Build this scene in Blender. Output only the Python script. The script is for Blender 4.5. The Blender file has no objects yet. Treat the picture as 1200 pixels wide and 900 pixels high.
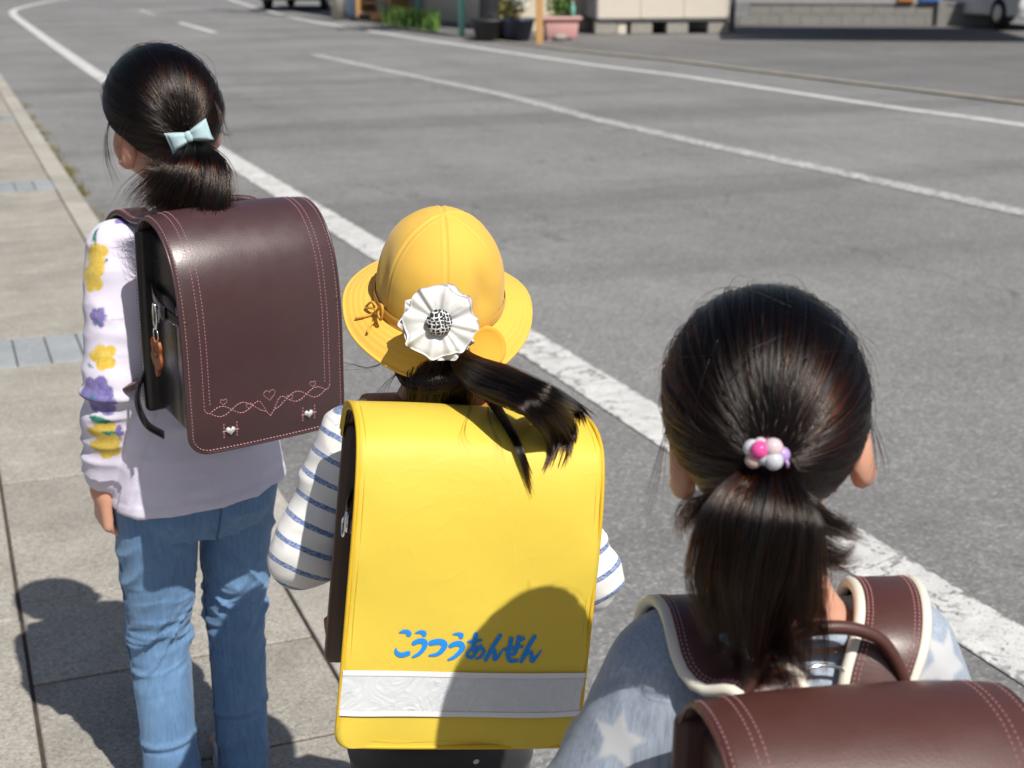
import bpy, bmesh, math, random
import numpy as np
from mathutils import Vector, Matrix

random.seed(7)
rng = np.random.default_rng(11)
R = math.radians
scene = bpy.context.scene
COL = scene.collection

# ------------------------------------------------------------------ camera
CAM_H, PITCH, YAW, FPX = 1.39, R(17.0), R(21.8), 1667.0
cam_data = bpy.data.cameras.new("camera")
cam = bpy.data.objects.new("camera", cam_data)
COL.objects.link(cam)
cam.location = (0, 0, CAM_H)
cam.rotation_euler = (R(90) - PITCH, 0, -YAW)
cam_data.sensor_width = 36.0
cam_data.lens = 36.0 * FPX / 1200.0
cam_data.clip_start = 0.05
cam_data.clip_end = 600
cam_data.dof.use_dof = True
cam_data.dof.focus_distance = 1.64
cam_data.dof.aperture_fstop = 8.0
scene.camera = cam

# ------------------------------------------------------------------ sky and sun
SUN_TRAVEL = Vector((-0.1251, 0.5986, -0.7912)).normalized()
SUN_ELEV = math.asin(-SUN_TRAVEL.z)
SUN_AZ = math.atan2(-SUN_TRAVEL.x, -SUN_TRAVEL.y)
world = bpy.data.worlds.new("World")
scene.world = world
world.use_nodes = True
wn = world.node_tree.nodes
bg = wn["Background"]
sky = wn.new("ShaderNodeTexSky")
sky.sky_type = 'NISHITA'
sky.sun_disc = False
sky.sun_elevation = SUN_ELEV
sky.sun_rotation = SUN_AZ
sky.dust_density = 2.0
sky.ozone_density = 1.0
world.node_tree.links.new(sky.outputs[0], bg.inputs[0])
bg.inputs[1].default_value = 0.06
sun_data = bpy.data.lights.new("sun", 'SUN')
sun_data.energy = 4.5
sun_data.angle = R(0.53)
sun_data.color = (1.0, 0.955, 0.88)
sun = bpy.data.objects.new("sun", sun_data)
COL.objects.link(sun)
sun.location = (4, -8, 12)
sun.rotation_euler = SUN_TRAVEL.to_track_quat('-Z', 'Y').to_euler()
scene.view_settings.view_transform = 'Standard'
scene.view_settings.look = 'None'
scene.view_settings.exposure = 0.25
scene.view_settings.gamma = 1.0
scene.cycles.use_denoising = True
scene.cycles.use_adaptive_sampling = True
scene.cycles.adaptive_threshold = 0.015
scene.cycles.max_bounces = 6
scene.cycles.transparent_max_bounces = 8

# ------------------------------------------------------------------ helpers
def at(px, py, d):
    """world point seen at photo pixel (px, py) at camera depth d metres"""
    X = (px - 600) / FPX * d
    Y = (py - 450) / FPX * d
    fh = d * math.cos(PITCH) - Y * math.sin(PITCH)
    dn = d * math.sin(PITCH) + Y * math.cos(PITCH)
    return np.array([X * math.cos(YAW) + fh * math.sin(YAW), -X * math.sin(YAW) + fh * math.cos(YAW), CAM_H - dn])

def ground_at(px, py, z=0.0):
    a = at(px, py, 1.0)
    o = np.array([0, 0, CAM_H])
    t = (CAM_H - z) / (CAM_H - a[2])
    return o + (a - o) * t

def nrm(v):
    v = np.asarray(v, float)
    return v / (np.linalg.norm(v) + 1e-12)

ROOTM = {}
def tag(o, label=None, cat=None, group=None, kind=None):
    if label: o["label"] = label
    if cat: o["category"] = cat
    if group: o["group"] = group
    if kind: o["kind"] = kind
    return o

def empty(name, loc=(0, 0, 0), M=None, **kw):
    o = bpy.data.objects.new(name, None)
    COL.objects.link(o)
    o.empty_display_size = 0.05
    if M is None:
        M = Matrix.Translation(Vector(loc))
    o.matrix_world = M
    ROOTM[o.name] = M.copy()
    tag(o, **kw)
    return o

def rootmat(parent):
    while parent is not None and parent.parent is not None:
        parent = parent.parent
    return ROOTM.get(parent.name) if parent is not None else None

def mesh_obj(name, verts, faces, mat, parent=None, smooth=True, local=False, edges=()):
    """verts in world space unless local=True (then in the root's own frame)"""
    v = np.asarray(verts, dtype=np.float64).reshape(-1, 3)
    M = rootmat(parent) if parent is not None else None
    if M is not None and not local:
        Mi = np.array(M.inverted())
        v = v @ Mi[:3, :3].T + Mi[:3, 3]
    me = bpy.data.meshes.new(name)
    if isinstance(faces, np.ndarray):
        faces = faces.tolist()
    me.from_pydata(v.tolist(), list(edges), faces)
    me.validate(clean_customdata=False)
    if smooth and len(me.polygons):
        me.polygons.foreach_set("use_smooth", [True] * len(me.polygons))
    me.update()
    if mat is not None:
        me.materials.append(mat)
    o = bpy.data.objects.new(name, me)
    COL.objects.link(o)
    if parent is not None:
        o.parent = parent
    return o

class MB:
    """collects pieces of ONE part"""
    def __init__(s):
        s.v, s.f, s.n = [], [], 0
    def add(s, v, f):
        v = np.asarray(v, float).reshape(-1, 3)
        s.v.append(v)
        s.f += [[i + s.n for i in q] for q in f]
        s.n += len(v)
        return s
    def box(s, c, size, rot=None):
        x, y, z = np.array(size) / 2.0
        v = np.array([[-x, -y, -z], [x, -y, -z], [x, y, -z], [-x, y, -z], [-x, -y, z], [x, -y, z], [x, y, z], [-x, y, z]])
        if rot is not None:
            v = v @ np.array(rot).T
        return s.add(v + np.array(c), [[0, 3, 2, 1], [4, 5, 6, 7], [0, 1, 5, 4], [1, 2, 6, 5], [2, 3, 7, 6], [3, 0, 4, 7]])
    def rbox(s, c, size, r=0.01, seg=3, rot=None):
        v, f = rounded_box(size, r, seg)
        if rot is not None:
            v = v @ np.array(rot).T
        return s.add(v + np.array(c), f)
    def tube(s, pts, rad, n=8, cap=True, squash=None):
        v, f = tube_geo(pts, rad, n, cap, squash)
        return s.add(v, f)
    def ball(s, c, r, nu=12, nv=8, rot=None):
        v, f = ball_geo(r, nu, nv)
        if rot is not None:
            v = v @ np.array(rot).T
        return s.add(v + np.array(c), f)
    def obj(s, name, mat, parent=None, smooth=True, local=False):
        return mesh_obj(name, np.concatenate(s.v), s.f, mat, parent, smooth, local)

def rounded_box(size, r, seg=3):
    bm = bmesh.new()
    bmesh.ops.create_cube(bm, size=1.0)
    for v in bm.verts:
        v.co = Vector((v.co.x * size[0], v.co.y * size[1], v.co.z * size[2]))
    bmesh.ops.bevel(bm, geom=bm.edges[:], offset=min(r, min(size) * 0.49), segments=seg, profile=0.5, affect='EDGES')
    bm.verts.index_update()
    v = np.array([list(a.co) for a in bm.verts])
    f = [[a.index for a in q.verts] for q in bm.faces]
    bm.free()
    return v, f

def ball_geo(r, nu=12, nv=8):
    r = np.array(r) * np.ones(3)
    v = [[0, 0, 1]]
    for j in range(1, nv):
        t = math.pi * j / nv
        for i in range(nu):
            a = 2 * math.pi * i / nu
            v.append([math.sin(t) * math.cos(a), math.sin(t) * math.sin(a), math.cos(t)])
    v.append([0, 0, -1])
    f = [[0, 1 + i, 1 + (i + 1) % nu] for i in range(nu)]
    for j in range(nv - 2):
        b = 1 + j * nu
        f += [[b + i, b + nu + i, b + nu + (i + 1) % nu, b + (i + 1) % nu] for i in range(nu)]
    b = 1 + (nv - 2) * nu
    f += [[b + i, len(v) - 1, b + (i + 1) % nu] for i in range(nu)]
    return np.array(v) * r, f

def spline(pts, n, closed=False):
    """Catmull-Rom through pts, n samples"""
    P = np.asarray(pts, float)
    if closed:
        P = np.vstack([P[-1], P, P[0], P[1]])
    else:
        P = np.vstack([2 * P[0] - P[1], P, 2 * P[-1] - P[-2]])
    m = len(P) - 3
    out = []
    for k in range(n):
        u = (k / n if closed else k / (n - 1)) * m
        i = min(int(u), m - 1)
        t = u - i
        a, b, c, d = P[i:i + 4]
        out.append(0.5 * ((2 * b) + (c - a) * t + (2 * a - 5 * b + 4 * c - d) * t * t + (3 * b - a - 3 * c + d) * t ** 3))
    return np.array(out)

def frames(P, up=(0, 0, 1)):
    T = np.gradient(P, axis=0)
    T /= np.linalg.norm(T, axis=1)[:, None] + 1e-12
    N = []
    a = np.cross(T[0], up)
    if np.linalg.norm(a) < 1e-3:
        a = np.cross(T[0], (1, 0, 0))
    a = nrm(a)
    for t in T:
        a = nrm(a - t * np.dot(a, t))
        N.append(a)
    N = np.array(N)
    return T, N, np.cross(T, N)

def tube_geo(pts, rad, n=8, cap=True, squash=None):
    P = np.asarray(pts, float)
    rad = np.ones(len(P)) * rad
    T, A, B = frames(P)
    if squash is None: squash = 1.0
    v = []
    for i in range(len(P)):
        for k in range(n):
            t = 2 * math.pi * k / n
            v.append(P[i] + rad[i] * (A[i] * math.cos(t) + B[i] * math.sin(t) * squash))
    f = [[i * n + k, i * n + (k + 1) % n, (i + 1) * n + (k + 1) % n, (i + 1) * n + k] for i in range(len(P) - 1) for k in range(n)]
    if cap:
        v += [P[0], P[-1]]
        e = len(v)
        f += [[e - 2, (k + 1) % n, k] for k in range(n)]
        b = (len(P) - 1) * n
        f += [[e - 1, b + k, b + (k + 1) % n] for k in range(n)]
    return np.array(v), f

def grid_faces(nu, nv, closed_u=False):
    f = []
    for j in range(nv - 1):
        for i in range(nu if closed_u else nu - 1):
            f.append([j * nu + i, j * nu + (i + 1) % nu, (j + 1) * nu + (i + 1) % nu, (j + 1) * nu + i])
    return f

def ribbon_geo(P, Wd, width, thick, taper=None):
    """band swept along P; Wd = width directions; rounded-rectangle section"""
    P = np.asarray(P, float); Wd = np.asarray(Wd, float); wk = np.ones(len(P)) if taper is None else np.asarray(taper)
    T = np.gradient(P, axis=0); T /= np.linalg.norm(T, axis=1)[:, None]
    Wd = Wd - T * np.sum(Wd * T, axis=1)[:, None]
    Wd /= np.linalg.norm(Wd, axis=1)[:, None]
    Nn = np.cross(T, Wd)
    w, t = width / 2, thick / 2
    c = min(t * 0.8, w * 0.3)
    sec = [(-w, -t + c), (-w + c * .3, -t + c * .3), (-w + c, -t), (w - c, -t), (w - c * .3, -t + c * .3), (w, -t + c), (w, t - c), (w - c * .3, t - c * .3), (w - c, t), (-w + c, t), (-w + c * .3, t - c * .3), (-w, t - c)]
    n = len(sec)
    v = np.concatenate([[P[i] + Wd[i] * a * wk[i] + Nn[i] * b for a, b in sec] for i in range(len(P))])
    f = grid_faces(n, len(P), True)
    f += [list(range(n))[::-1], [(len(P) - 1) * n + k for k in range(n)]]
    return v, f

# numpy value noise ------------------------------------------------
_PERM = rng.random((64, 64, 64)).astype(np.float32)
def vnoise(p, seed=0):
    p = np.asarray(p, float) + seed * 17.31
    i = np.floor(p).astype(int)
    f = p - i
    f = f * f * (3 - 2 * f)
    g = lambda a, b, c: _PERM[(i[..., 0] + a) & 63, (i[..., 1] + b) & 63, (i[..., 2] + c) & 63]
    x, y, z = f[..., 0], f[..., 1], f[..., 2]
    c00 = g(0, 0, 0) * (1 - x) + g(1, 0, 0) * x
    c10 = g(0, 1, 0) * (1 - x) + g(1, 1, 0) * x
    c01 = g(0, 0, 1) * (1 - x) + g(1, 0, 1) * x
    c11 = g(0, 1, 1) * (1 - x) + g(1, 1, 1) * x
    return (c00 * (1 - y) + c10 * y) * (1 - z) + (c01 * (1 - y) + c11 * y) * z * 1.0

def ridge(p, seed=0):
    return 1 - np.abs(2 * vnoise(p, seed) - 1)

# ------------------------------------------------------------------ signed-distance bodies -> one continuous mesh
class SDF:
    def __init__(s, lo, hi, h):
        s.lo, s.h = np.array(lo, float), h
        s.n = np.ceil((np.array(hi) - s.lo) / h).astype(int) + 1
        s.F = np.full(s.n, 0.2, np.float32)
    def _sl(s, lo, hi, m):
        a = np.clip(np.floor((np.array(lo) - m - s.lo) / s.h).astype(int), 0, s.n)
        b = np.clip(np.ceil((np.array(hi) + m - s.lo) / s.h).astype(int) + 1, 0, s.n)
        sl = tuple(slice(x, y) for x, y in zip(a, b))
        g = np.meshgrid(*[s.lo[k] + s.h * np.arange(a[k], b[k]) for k in range(3)], indexing='ij')
        return sl, np.stack(g, -1)
    def _mix(s, sl, d, k, op):
        f = s.F[sl]
        if f.size == 0: return
        if op == 'sub':
            d = -d
            f2, d2 = -f, -d
            h = np.clip(0.5 + 0.5 * (d2 - f2) / k, 0, 1)
            s.F[sl] = -(d2 * (1 - h) + f2 * h - k * h * (1 - h))
            return
        h = np.clip(0.5 + 0.5 * (d - f) / k, 0, 1)
        s.F[sl] = d * (1 - h) + f * h - k * h * (1 - h)
    def cone(s, a, b, ra, rb, k=0.012, op='add', sq=None):
        a, b = np.array(a, float), np.array(b, float)
        r = max(ra, rb)
        sl, p = s._sl(np.minimum(a, b) - r, np.maximum(a, b) + r, 0.03 + k)
        ab = b - a
        t = np.clip(((p - a) @ ab) / (ab @ ab + 1e-12), 0, 1)
        q = p - a - t[..., None] * ab
        if sq is not None:      # sq = (axis, factor): flatten along axis
            ax, fc = nrm(sq[0]), sq[1]
            q = q + (q @ ax)[..., None] * ax * (1 / fc - 1)
        s._mix(sl, np.linalg.norm(q, axis=-1) - (ra + (rb - ra) * t), k, op)
    def ell(s, c, r, Rm=None, k=0.012, op='add'):
        c, r = np.array(c, float), np.array(r, float)
        m = r.max()
        sl, p = s._sl(c - m, c + m, 0.03 + k)
        q = p - c
        if Rm is not None: q = q @ np.array(Rm)
        k0 = np.linalg.norm(q / r, axis=-1); k1 = np.linalg.norm(q / (r * r), axis=-1) + 1e-9
        s._mix(sl, k0 * (k0 - 1) / k1, k, op)
    def loft(s, C, rx, ry, xd, k=0.015, pw=2.3):
        """elliptic sections at centres C (ordered upwards)"""
        C = np.array(C, float); rx = np.array(rx); ry = np.array(ry)
        m = max(rx.max(), ry.max())
        sl, p = s._sl(C.min(0) - m, C.max(0) + m, 0.02)
        xd = nrm(xd); yd = np.cross((0, 0, 1), xd)
        z = p[..., 2]
        ip = lambda a: np.interp(z, C[:, 2], a)
        c = np.stack([ip(C[:, 0]), ip(C[:, 1]), z], -1)
        q = p - c
        X, Y = ip(rx), ip(ry)
        u = (np.abs(q @ xd / X) ** pw + np.abs(q @ yd / Y) ** pw) ** (1 / pw)
        d = (u - 1) * np.minimum(X, Y)
        d = np.maximum(d, np.maximum(C[0, 2] - z, z - C[-1, 2]))
        s._mix(sl, d, k, 'add')
    def cut(s, c, n):
        """remove the half space on the n side of plane (c, n)"""
        g = np.meshgrid(*[s.lo[k] + s.h * np.arange(s.n[k]) for k in range(3)], indexing='ij')
        d = sum((g[k] - c[k]) * n[k] for k in range(3))
        s.F = np.maximum(s.F, d).astype(np.float32)
    def mesh(s, smooth=2):
        F = s.F; h = s.h
        S = F < 0
        nx, ny, nz = F.shape
        cnt = np.zeros((nx - 1, ny - 1, nz - 1), np.int8)
        for a in (0, 1):
            for b in (0, 1):
                for c in (0, 1):
                    cnt += S[a:nx - 1 + a, b:ny - 1 + b, c:nz - 1 + c]
        act = (cnt > 0) & (cnt < 8)
        idx = np.argwhere(act)
        vid = np.full(act.shape, -1, np.int64)
        vid[tuple(idx.T)] = np.arange(len(idx))
        acc = np.zeros((len(idx), 3)); num = np.zeros(len(idx))
        cor = [(a, b, c) for a in (0, 1) for b in (0, 1) for c in (0, 1)]
        for A in cor:
            for ax in range(3):
                if A[ax]: continue
                Bc = list(A); Bc[ax] = 1
                fa = F[tuple((idx + A).T)]; fb = F[tuple((idx + Bc).T)]
                m = (fa < 0) != (fb < 0)
                t = np.where(m, fa / np.where(m, fa - fb, 1), 0)
                pos = np.tile(np.array(A, float), (len(idx), 1)); pos[:, ax] += t
                acc[m] += pos[m]; num[m] += 1
        V = s.lo + h * (idx + acc / num[:, None])
        faces = []
        for ax in range(3):
            u, w = (ax + 1) % 3, (ax + 2) % 3
            sl0 = [slice(None)] * 3; sl1 = [slice(None)] * 3
            sl0[ax] = slice(0, -1); sl1[ax] = slice(1, None)
            ch = S[tuple(sl0)] != S[tuple(sl1)]
            E = np.argwhere(ch)
            E = E[(E[:, u] > 0) & (E[:, w] > 0) & (E[:, u] < F.shape[u] - 1) & (E[:, w] < F.shape[w] - 1)]
            if len(E) == 0: continue
            flip = S[tuple(E.T)]
            q = []
            for du, dw in ((-1, -1), (0, -1), (0, 0), (-1, 0)):
                e = E.copy(); e[:, u] += du; e[:, w] += dw
                q.append(vid[tuple(e.T)])
            q = np.stack(q, 1)
            q[~flip] = q[~flip][:, ::-1]
            faces.append(q)
        Fc = np.concatenate(faces)
        Fc = Fc[(Fc >= 0).all(1)]
        # keep shape, take out the voxel steps
        e = np.concatenate([Fc[:, [0, 1]], Fc[:, [1, 2]], Fc[:, [2, 3]], Fc[:, [3, 0]]])
        for _ in range(smooth):
            for lam in (0.5, -0.4):
                sm = np.zeros_like(V); c = np.zeros(len(V))
                np.add.at(sm, e[:, 0], V[e[:, 1]]); np.add.at(c, e[:, 0], 1)
                np.add.at(sm, e[:, 1], V[e[:, 0]]); np.add.at(c, e[:, 1], 1)
                V = V + lam * (sm / np.maximum(c, 1)[:, None] - V)
        return V, Fc

def vnormals(V, F):
    n = np.cross(V[F[:, 2]] - V[F[:, 0]], V[F[:, 3]] - V[F[:, 1]])
    N = np.zeros_like(V)
    for k in range(4): np.add.at(N, F[:, k], n)
    return N / (np.linalg.norm(N, axis=1)[:, None] + 1e-12)

def set_attr(o, name, vals):
    a = o.data.attributes.new(name, 'FLOAT', 'POINT')
    a.data.foreach_set("value", np.asarray(vals, np.float32))

# ------------------------------------------------------------------ materials
class NT:
    def __init__(s, name):
        s.m = bpy.data.materials.new(name); s.m.use_nodes = True
        s.t = s.m.node_tree; s.b = s.t.nodes["Principled BSDF"]
    def n(s, typ, **kw):
        x = s.t.nodes.new(typ)
        for k, v in kw.items(): setattr(x, k, v)
        return x
    def l(s, a, b): s.t.links.new(a, b); return s
    def set(s, **kw):
        for k, v in kw.items():
            k = k.replace('_', ' ')
            i = s.b.inputs[k]
            if hasattr(v, 'is_linked') or isinstance(v, bpy.types.NodeSocket): s.l(v, i)
            else: i.default_value = v if not (isinstance(v, tuple) and len(v) == 3 and i.type == 'RGBA') else (*v, 1)
        return s
    def co(s, scale=(1, 1, 1), kind='Object', rot=(0, 0, 0)):
        tc = s.n("ShaderNodeTexCoord"); mp = s.n("ShaderNodeMapping")
        mp.inputs['Scale'].default_value = scale; mp.inputs['Rotation'].default_value = rot
        s.l(tc.outputs[kind], mp.inputs['Vector']); return mp.outputs[0]
    def noise(s, scale, detail=3, rough=0.55, co=None, dist=0.0):
        x = s.n("ShaderNodeTexNoise"); x.inputs['Scale'].default_value = scale
        x.inputs['Detail'].default_value = detail; x.inputs['Roughness'].default_value = rough; x.inputs['Distortion'].default_value = dist
        if co is None: co = s.co()
        s.l(co, x.inputs['Vector']); return x.outputs['Fac']
    def voro(s, scale, co=None, feature='F1', out='Distance'):
        x = s.n("ShaderNodeTexVoronoi", feature=feature); x.inputs['Scale'].default_value = scale
        if co is None: co = s.co()
        s.l(co, x.inputs['Vector']); return x.outputs[out]
    def ramp(s, fac, stops, interp='LINEAR'):
        x = s.n("ShaderNodeValToRGB"); e = x.color_ramp.elements; x.color_ramp.interpolation = interp
        while len(e) < len(stops): e.new(0.5)
        for q, (p, c) in zip(e, stops):
            q.position = p; q.color = (c, c, c, 1) if not isinstance(c, tuple) else (*c, 1)
        s.l(fac, x.inputs[0]); return x.outputs[0]
    def mix(s, fac, a, b, mode='MIX'):
        x = s.n("ShaderNodeMix", data_type='RGBA', blend_type=mode)
        for v, i in ((fac, x.inputs[0]), (a, x.inputs[6]), (b, x.inputs[7])):
            if isinstance(v, bpy.types.NodeSocket): s.l(v, i)
            else: i.default_value = v if not isinstance(v, tuple) else (*v, 1)
        return x.outputs[2]
    def math(s, op, a, b=0.0, c=None):
        x = s.n("ShaderNodeMath", operation=op)
        for v, i in zip((a, b, c), x.inputs):
            if v is None: continue
            if isinstance(v, bpy.types.NodeSocket): s.l(v, i)
            else: i.default_value = v
        return x.outputs[0]
    def attr(s, name):
        x = s.n("ShaderNodeAttribute"); x.attribute_name = name; return x.outputs['Fac']
    def bump(s, h, strength=0.3, dist=0.002):
        x = s.n("ShaderNodeBump"); x.inputs['Strength'].default_value = strength; x.inputs['Distance'].default_value = dist
        s.l(h, x.inputs['Height']); s.l(x.outputs[0], s.b.inputs['Normal']); return s

def plain(name, col, rough=0.6, var=0.12, scale=40, metal=0.0, spec=0.5, bump=0.15, bscale=None, bd=0.001, coat=0.0):
    t = NT(name)
    n = t.noise(scale, 4)
    dark = tuple(c * (1 - var) for c in col); lite = tuple(min(1, c * (1 + var)) for c in col)
    t.set(Base_Color=t.mix(n, dark, lite), Roughness=rough, Metallic=metal)
    t.b.inputs['Specular IOR Level'].default_value = spec
    if coat: t.b.inputs['Coat Weight'].default_value = coat; t.b.inputs['Coat Roughness'].default_value = 0.15
    if bump: t.bump(t.noise(bscale or scale * 4, 3), bump, bd)
    return t.m
# ------------------------------------------------------------------ ground, road, pavement
ZR = -0.06          # road level, pavement top is z = 0
def asphalt(t, base=0.17, warm=1.0):
    g = t.n("ShaderNodeNewGeometry").outputs['Position']
    big = t.noise(0.55, 5, 0.6, g)
    mid = t.noise(7, 4, 0.6, g)
    st = t.n("ShaderNodeMapping"); st.inputs['Scale'].default_value = (0.9, 0.12, 1); st.inputs['Rotation'].default_value = (0, 0, R(-2))
    t.l(g, st.inputs['Vector'])
    lane = t.noise(1.6, 4, 0.55, st.outputs[0])
    v = t.voro(125, g, 'F1', 'Color')
    sep = t.n("ShaderNodeSeparateColor"); t.l(v, sep.inputs[0])
    fine = t.noise(330, 2, 0.7, g)
    b = base
    col = t.ramp(sep.outputs[0], [(0.0, (b * .42, b * .42, b * .43)), (0.5, (b * .92, b * .92, b * .925)), (0.84, (b * 1.25, b * 1.23 * warm, b * 1.18)), (1.0, (b * 2.3, b * 2.22, b * 2.1))])
    col = t.mix(0.55, col, t.ramp(t.noise(60, 4, .75, g), [(0.25, b * .5), (0.75, b * 1.5)]))
    col = t.mix(0.75, col, t.ramp(big, [(0.3, 0.78), (0.7, 1.14)]), 'MULTIPLY')
    col = t.mix(0.6, col, t.ramp(mid, [(0.3, 0.86), (0.7, 1.1)]), 'MULTIPLY')
    col = t.mix(0.6, col, t.ramp(lane, [(0.3, 0.86), (0.5, 1.0), (0.7, 1.1)]), 'MULTIPLY')
    # cracks
    wob = t.n("ShaderNodeVectorMath", operation='ADD')
    nz = t.n("ShaderNodeTexNoise"); nz.inputs['Scale'].default_value = 3.0; nz.inputs['Detail'].default_value = 5; t.l(g, nz.inputs['Vector'])
    sc = t.n("ShaderNodeVectorMath", operation='SCALE'); sc.inputs['Scale'].default_value = 0.5; t.l(nz.outputs['Color'], sc.inputs[0])
    t.l(g, wob.inputs[0]); t.l(sc.outputs[0], wob.inputs[1])
    cr = t.voro(0.38, wob.outputs[0], 'DISTANCE_TO_EDGE')
    crm = t.ramp(cr, [(0.0, 0.0), (0.0034, 1.0)])
    gate = t.ramp(t.noise(0.4, 2, 0.5, g), [(0.42, 1.0), (0.50, 0.0)])
    crm = t.math('MAXIMUM', crm, gate)
    tv = t.n("ShaderNodeMapping"); tv.inputs['Scale'].default_value = (0.07, 0.9, 1); tv.inputs['Rotation'].default_value = (0, 0, R(4)); t.l(g, tv.inputs['Vector'])
    col = t.mix(0.7, col, t.ramp(t.noise(0.8, 5, 0.6, tv.outputs[0]), [(0.36, 0.74), (0.44, 0.98), (0.62, 1.08)]), 'MULTIPLY')
    col = t.mix(t.math('MULTIPLY', t.math('SUBTRACT', 1.0, crm), .8), col, (b * .4, b * .39, b * .38))
    # oil and patch stains
    sp = t.ramp(t.noise(1.9, 3, 0.5, g), [(0.68, 0.0), (0.74, 1.0)])
    col = t.mix(t.math('MULTIPLY', sp, 0.22), col, (b * .45, b * .44, b * .43))
    h = t.math('ADD', t.math('MULTIPLY', sep.outputs[1], 0.6), t.math('MULTIPLY', fine, 0.6))
    return col, t.math('MULTIPLY', h, crm), g

t = NT("asphalt_road"); c_, h_, _ = asphalt(t, 0.208)
t.set(Base_Color=c_, Roughness=0.86); t.bump(h_, 0.55, 0.004); M_ROAD = t.m
t = NT("asphalt_lot"); c_, h_, _ = asphalt(t, 0.15, 0.96)
t.set(Base_Color=c_, Roughness=0.9); t.bump(h_, 0.5, 0.004); M_LOT = t.m

def paint_mat(name, wear):
    t = NT(name); c, h, g = asphalt(t, 0.22)
    e = t.attr("across")
    edge = t.math('ADD', e, t.math('MULTIPLY', t.math('SUBTRACT', t.noise(16, 6, 0.72, g), 0.5), 1.15))
    m1 = t.ramp(edge, [(0.93, 1.0), (1.0, 0.0)])
    chips = t.ramp(t.noise(26, 6, 0.72, g), [(0.30 + wear, 0.0), (0.36 + wear, 1.0)])
    grit = t.ramp(t.noise(150, 3, 0.7, g), [(0.28 + wear * .6, 0.0), (0.40 + wear * .6, 1.0)])
    mp = t.n("ShaderNodeMapping"); mp.inputs['Scale'].default_value = (1.0, 2.4, 1.0); mp.inputs['Rotation'].default_value = (0, 0, R(20)); t.l(g, mp.inputs[0])
    nz = t.n("ShaderNodeTexNoise"); nz.inputs['Scale'].default_value = 9; nz.inputs['Detail'].default_value = 5; t.l(g, nz.inputs[0])
    sc = t.n("ShaderNodeVectorMath", operation='SCALE'); sc.inputs['Scale'].default_value = 0.32; t.l(nz.outputs['Color'], sc.inputs[0])
    ad = t.n("ShaderNodeVectorMath", operation='ADD'); t.l(mp.outputs[0], ad.inputs[0]); t.l(sc.outputs[0], ad.inputs[1])
    cr = t.ramp(t.voro(2.3, ad.outputs[0], 'DISTANCE_TO_EDGE'), [(0.008, 0.0), (0.024, 1.0)])
    crg = t.ramp(t.noise(2.2, 2, 0.5, g), [(0.40, 1.0), (0.47, 0.0)])
    cr = t.math('MAXIMUM', cr, crg)
    m = t.math('MULTIPLY', t.math('MULTIPLY', m1, chips), t.math('MULTIPLY', grit, cr))
    wh = t.ramp(t.noise(11, 5, 0.6, g), [(0.3, (0.50, 0.50, 0.49)), (0.7, (0.66, 0.66, 0.645))])
    t.set(Base_Color=t.mix(m, c, wh), Roughness=0.75)
    t.bump(t.math('ADD', t.math('MULTIPLY', h, 0.5), t.math('MULTIPLY', m, 0.7)), 0.5, 0.003)
    return t.m
M_PAINT = paint_mat("road_paint", 0.055)
M_PAINT_WORN = paint_mat("road_paint_worn", 0.155)
t = NT("bare_ground"); g_ = t.n("ShaderNodeNewGeometry").outputs['Position']
t.set(Base_Color=t.ramp(t.noise(3, 6, 0.6, g_), [(0.3, (0.13, 0.115, 0.09)), (0.7, (0.22, 0.2, 0.16))]), Roughness=0.95)
t.bump(t.noise(60, 4, 0.6, g_), 0.6, 0.01); M_DIRT = t.m

def sheet(name, poly, z, mat, kind="structure", parent=None):
    o = mesh_obj(name, [(x, y, z) for x, y in poly], [list(range(len(poly)))], mat, parent, smooth=False)
    if parent is None: tag(o, kind=kind)
    return o

sheet("ground", [(-300, -300), (300, -300), (300, 300), (-300, 300)], -0.12, M_DIRT)
road = sheet("road", [(0.66, -8), (40, -8), (40, 90), (-12, 90), (-12, 37), (0.66, 34)], ZR, M_ROAD)

def paint_line(name, pts, width, mat, z=ZR + 0.004, n=160):
    P = spline([list(p[:2]) + [z] for p in pts], n)
    T = np.gradient(P, axis=0); T /= np.linalg.norm(T, axis=1)[:, None]
    S = np.stack([-T[:, 1], T[:, 0], T[:, 2] * 0], 1)
    V, A = [], []
    for k in (-1, -0.5, 0, 0.5, 1):
        V.append(P + S * k * width / 2); A += [abs(k)] * n
    V = np.concatenate(V); m = 5
    F = [[j * n + i, j * n + i + 1, (j + 1) * n + i + 1, (j + 1) * n + i] for j in range(m - 1) for i in range(n - 1)]
    F = [q[::-1] for q in F]
    o = mesh_obj(name, V, F, mat, road, smooth=False, local=True)
    set_attr(o, "across", A)
    return o

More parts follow.
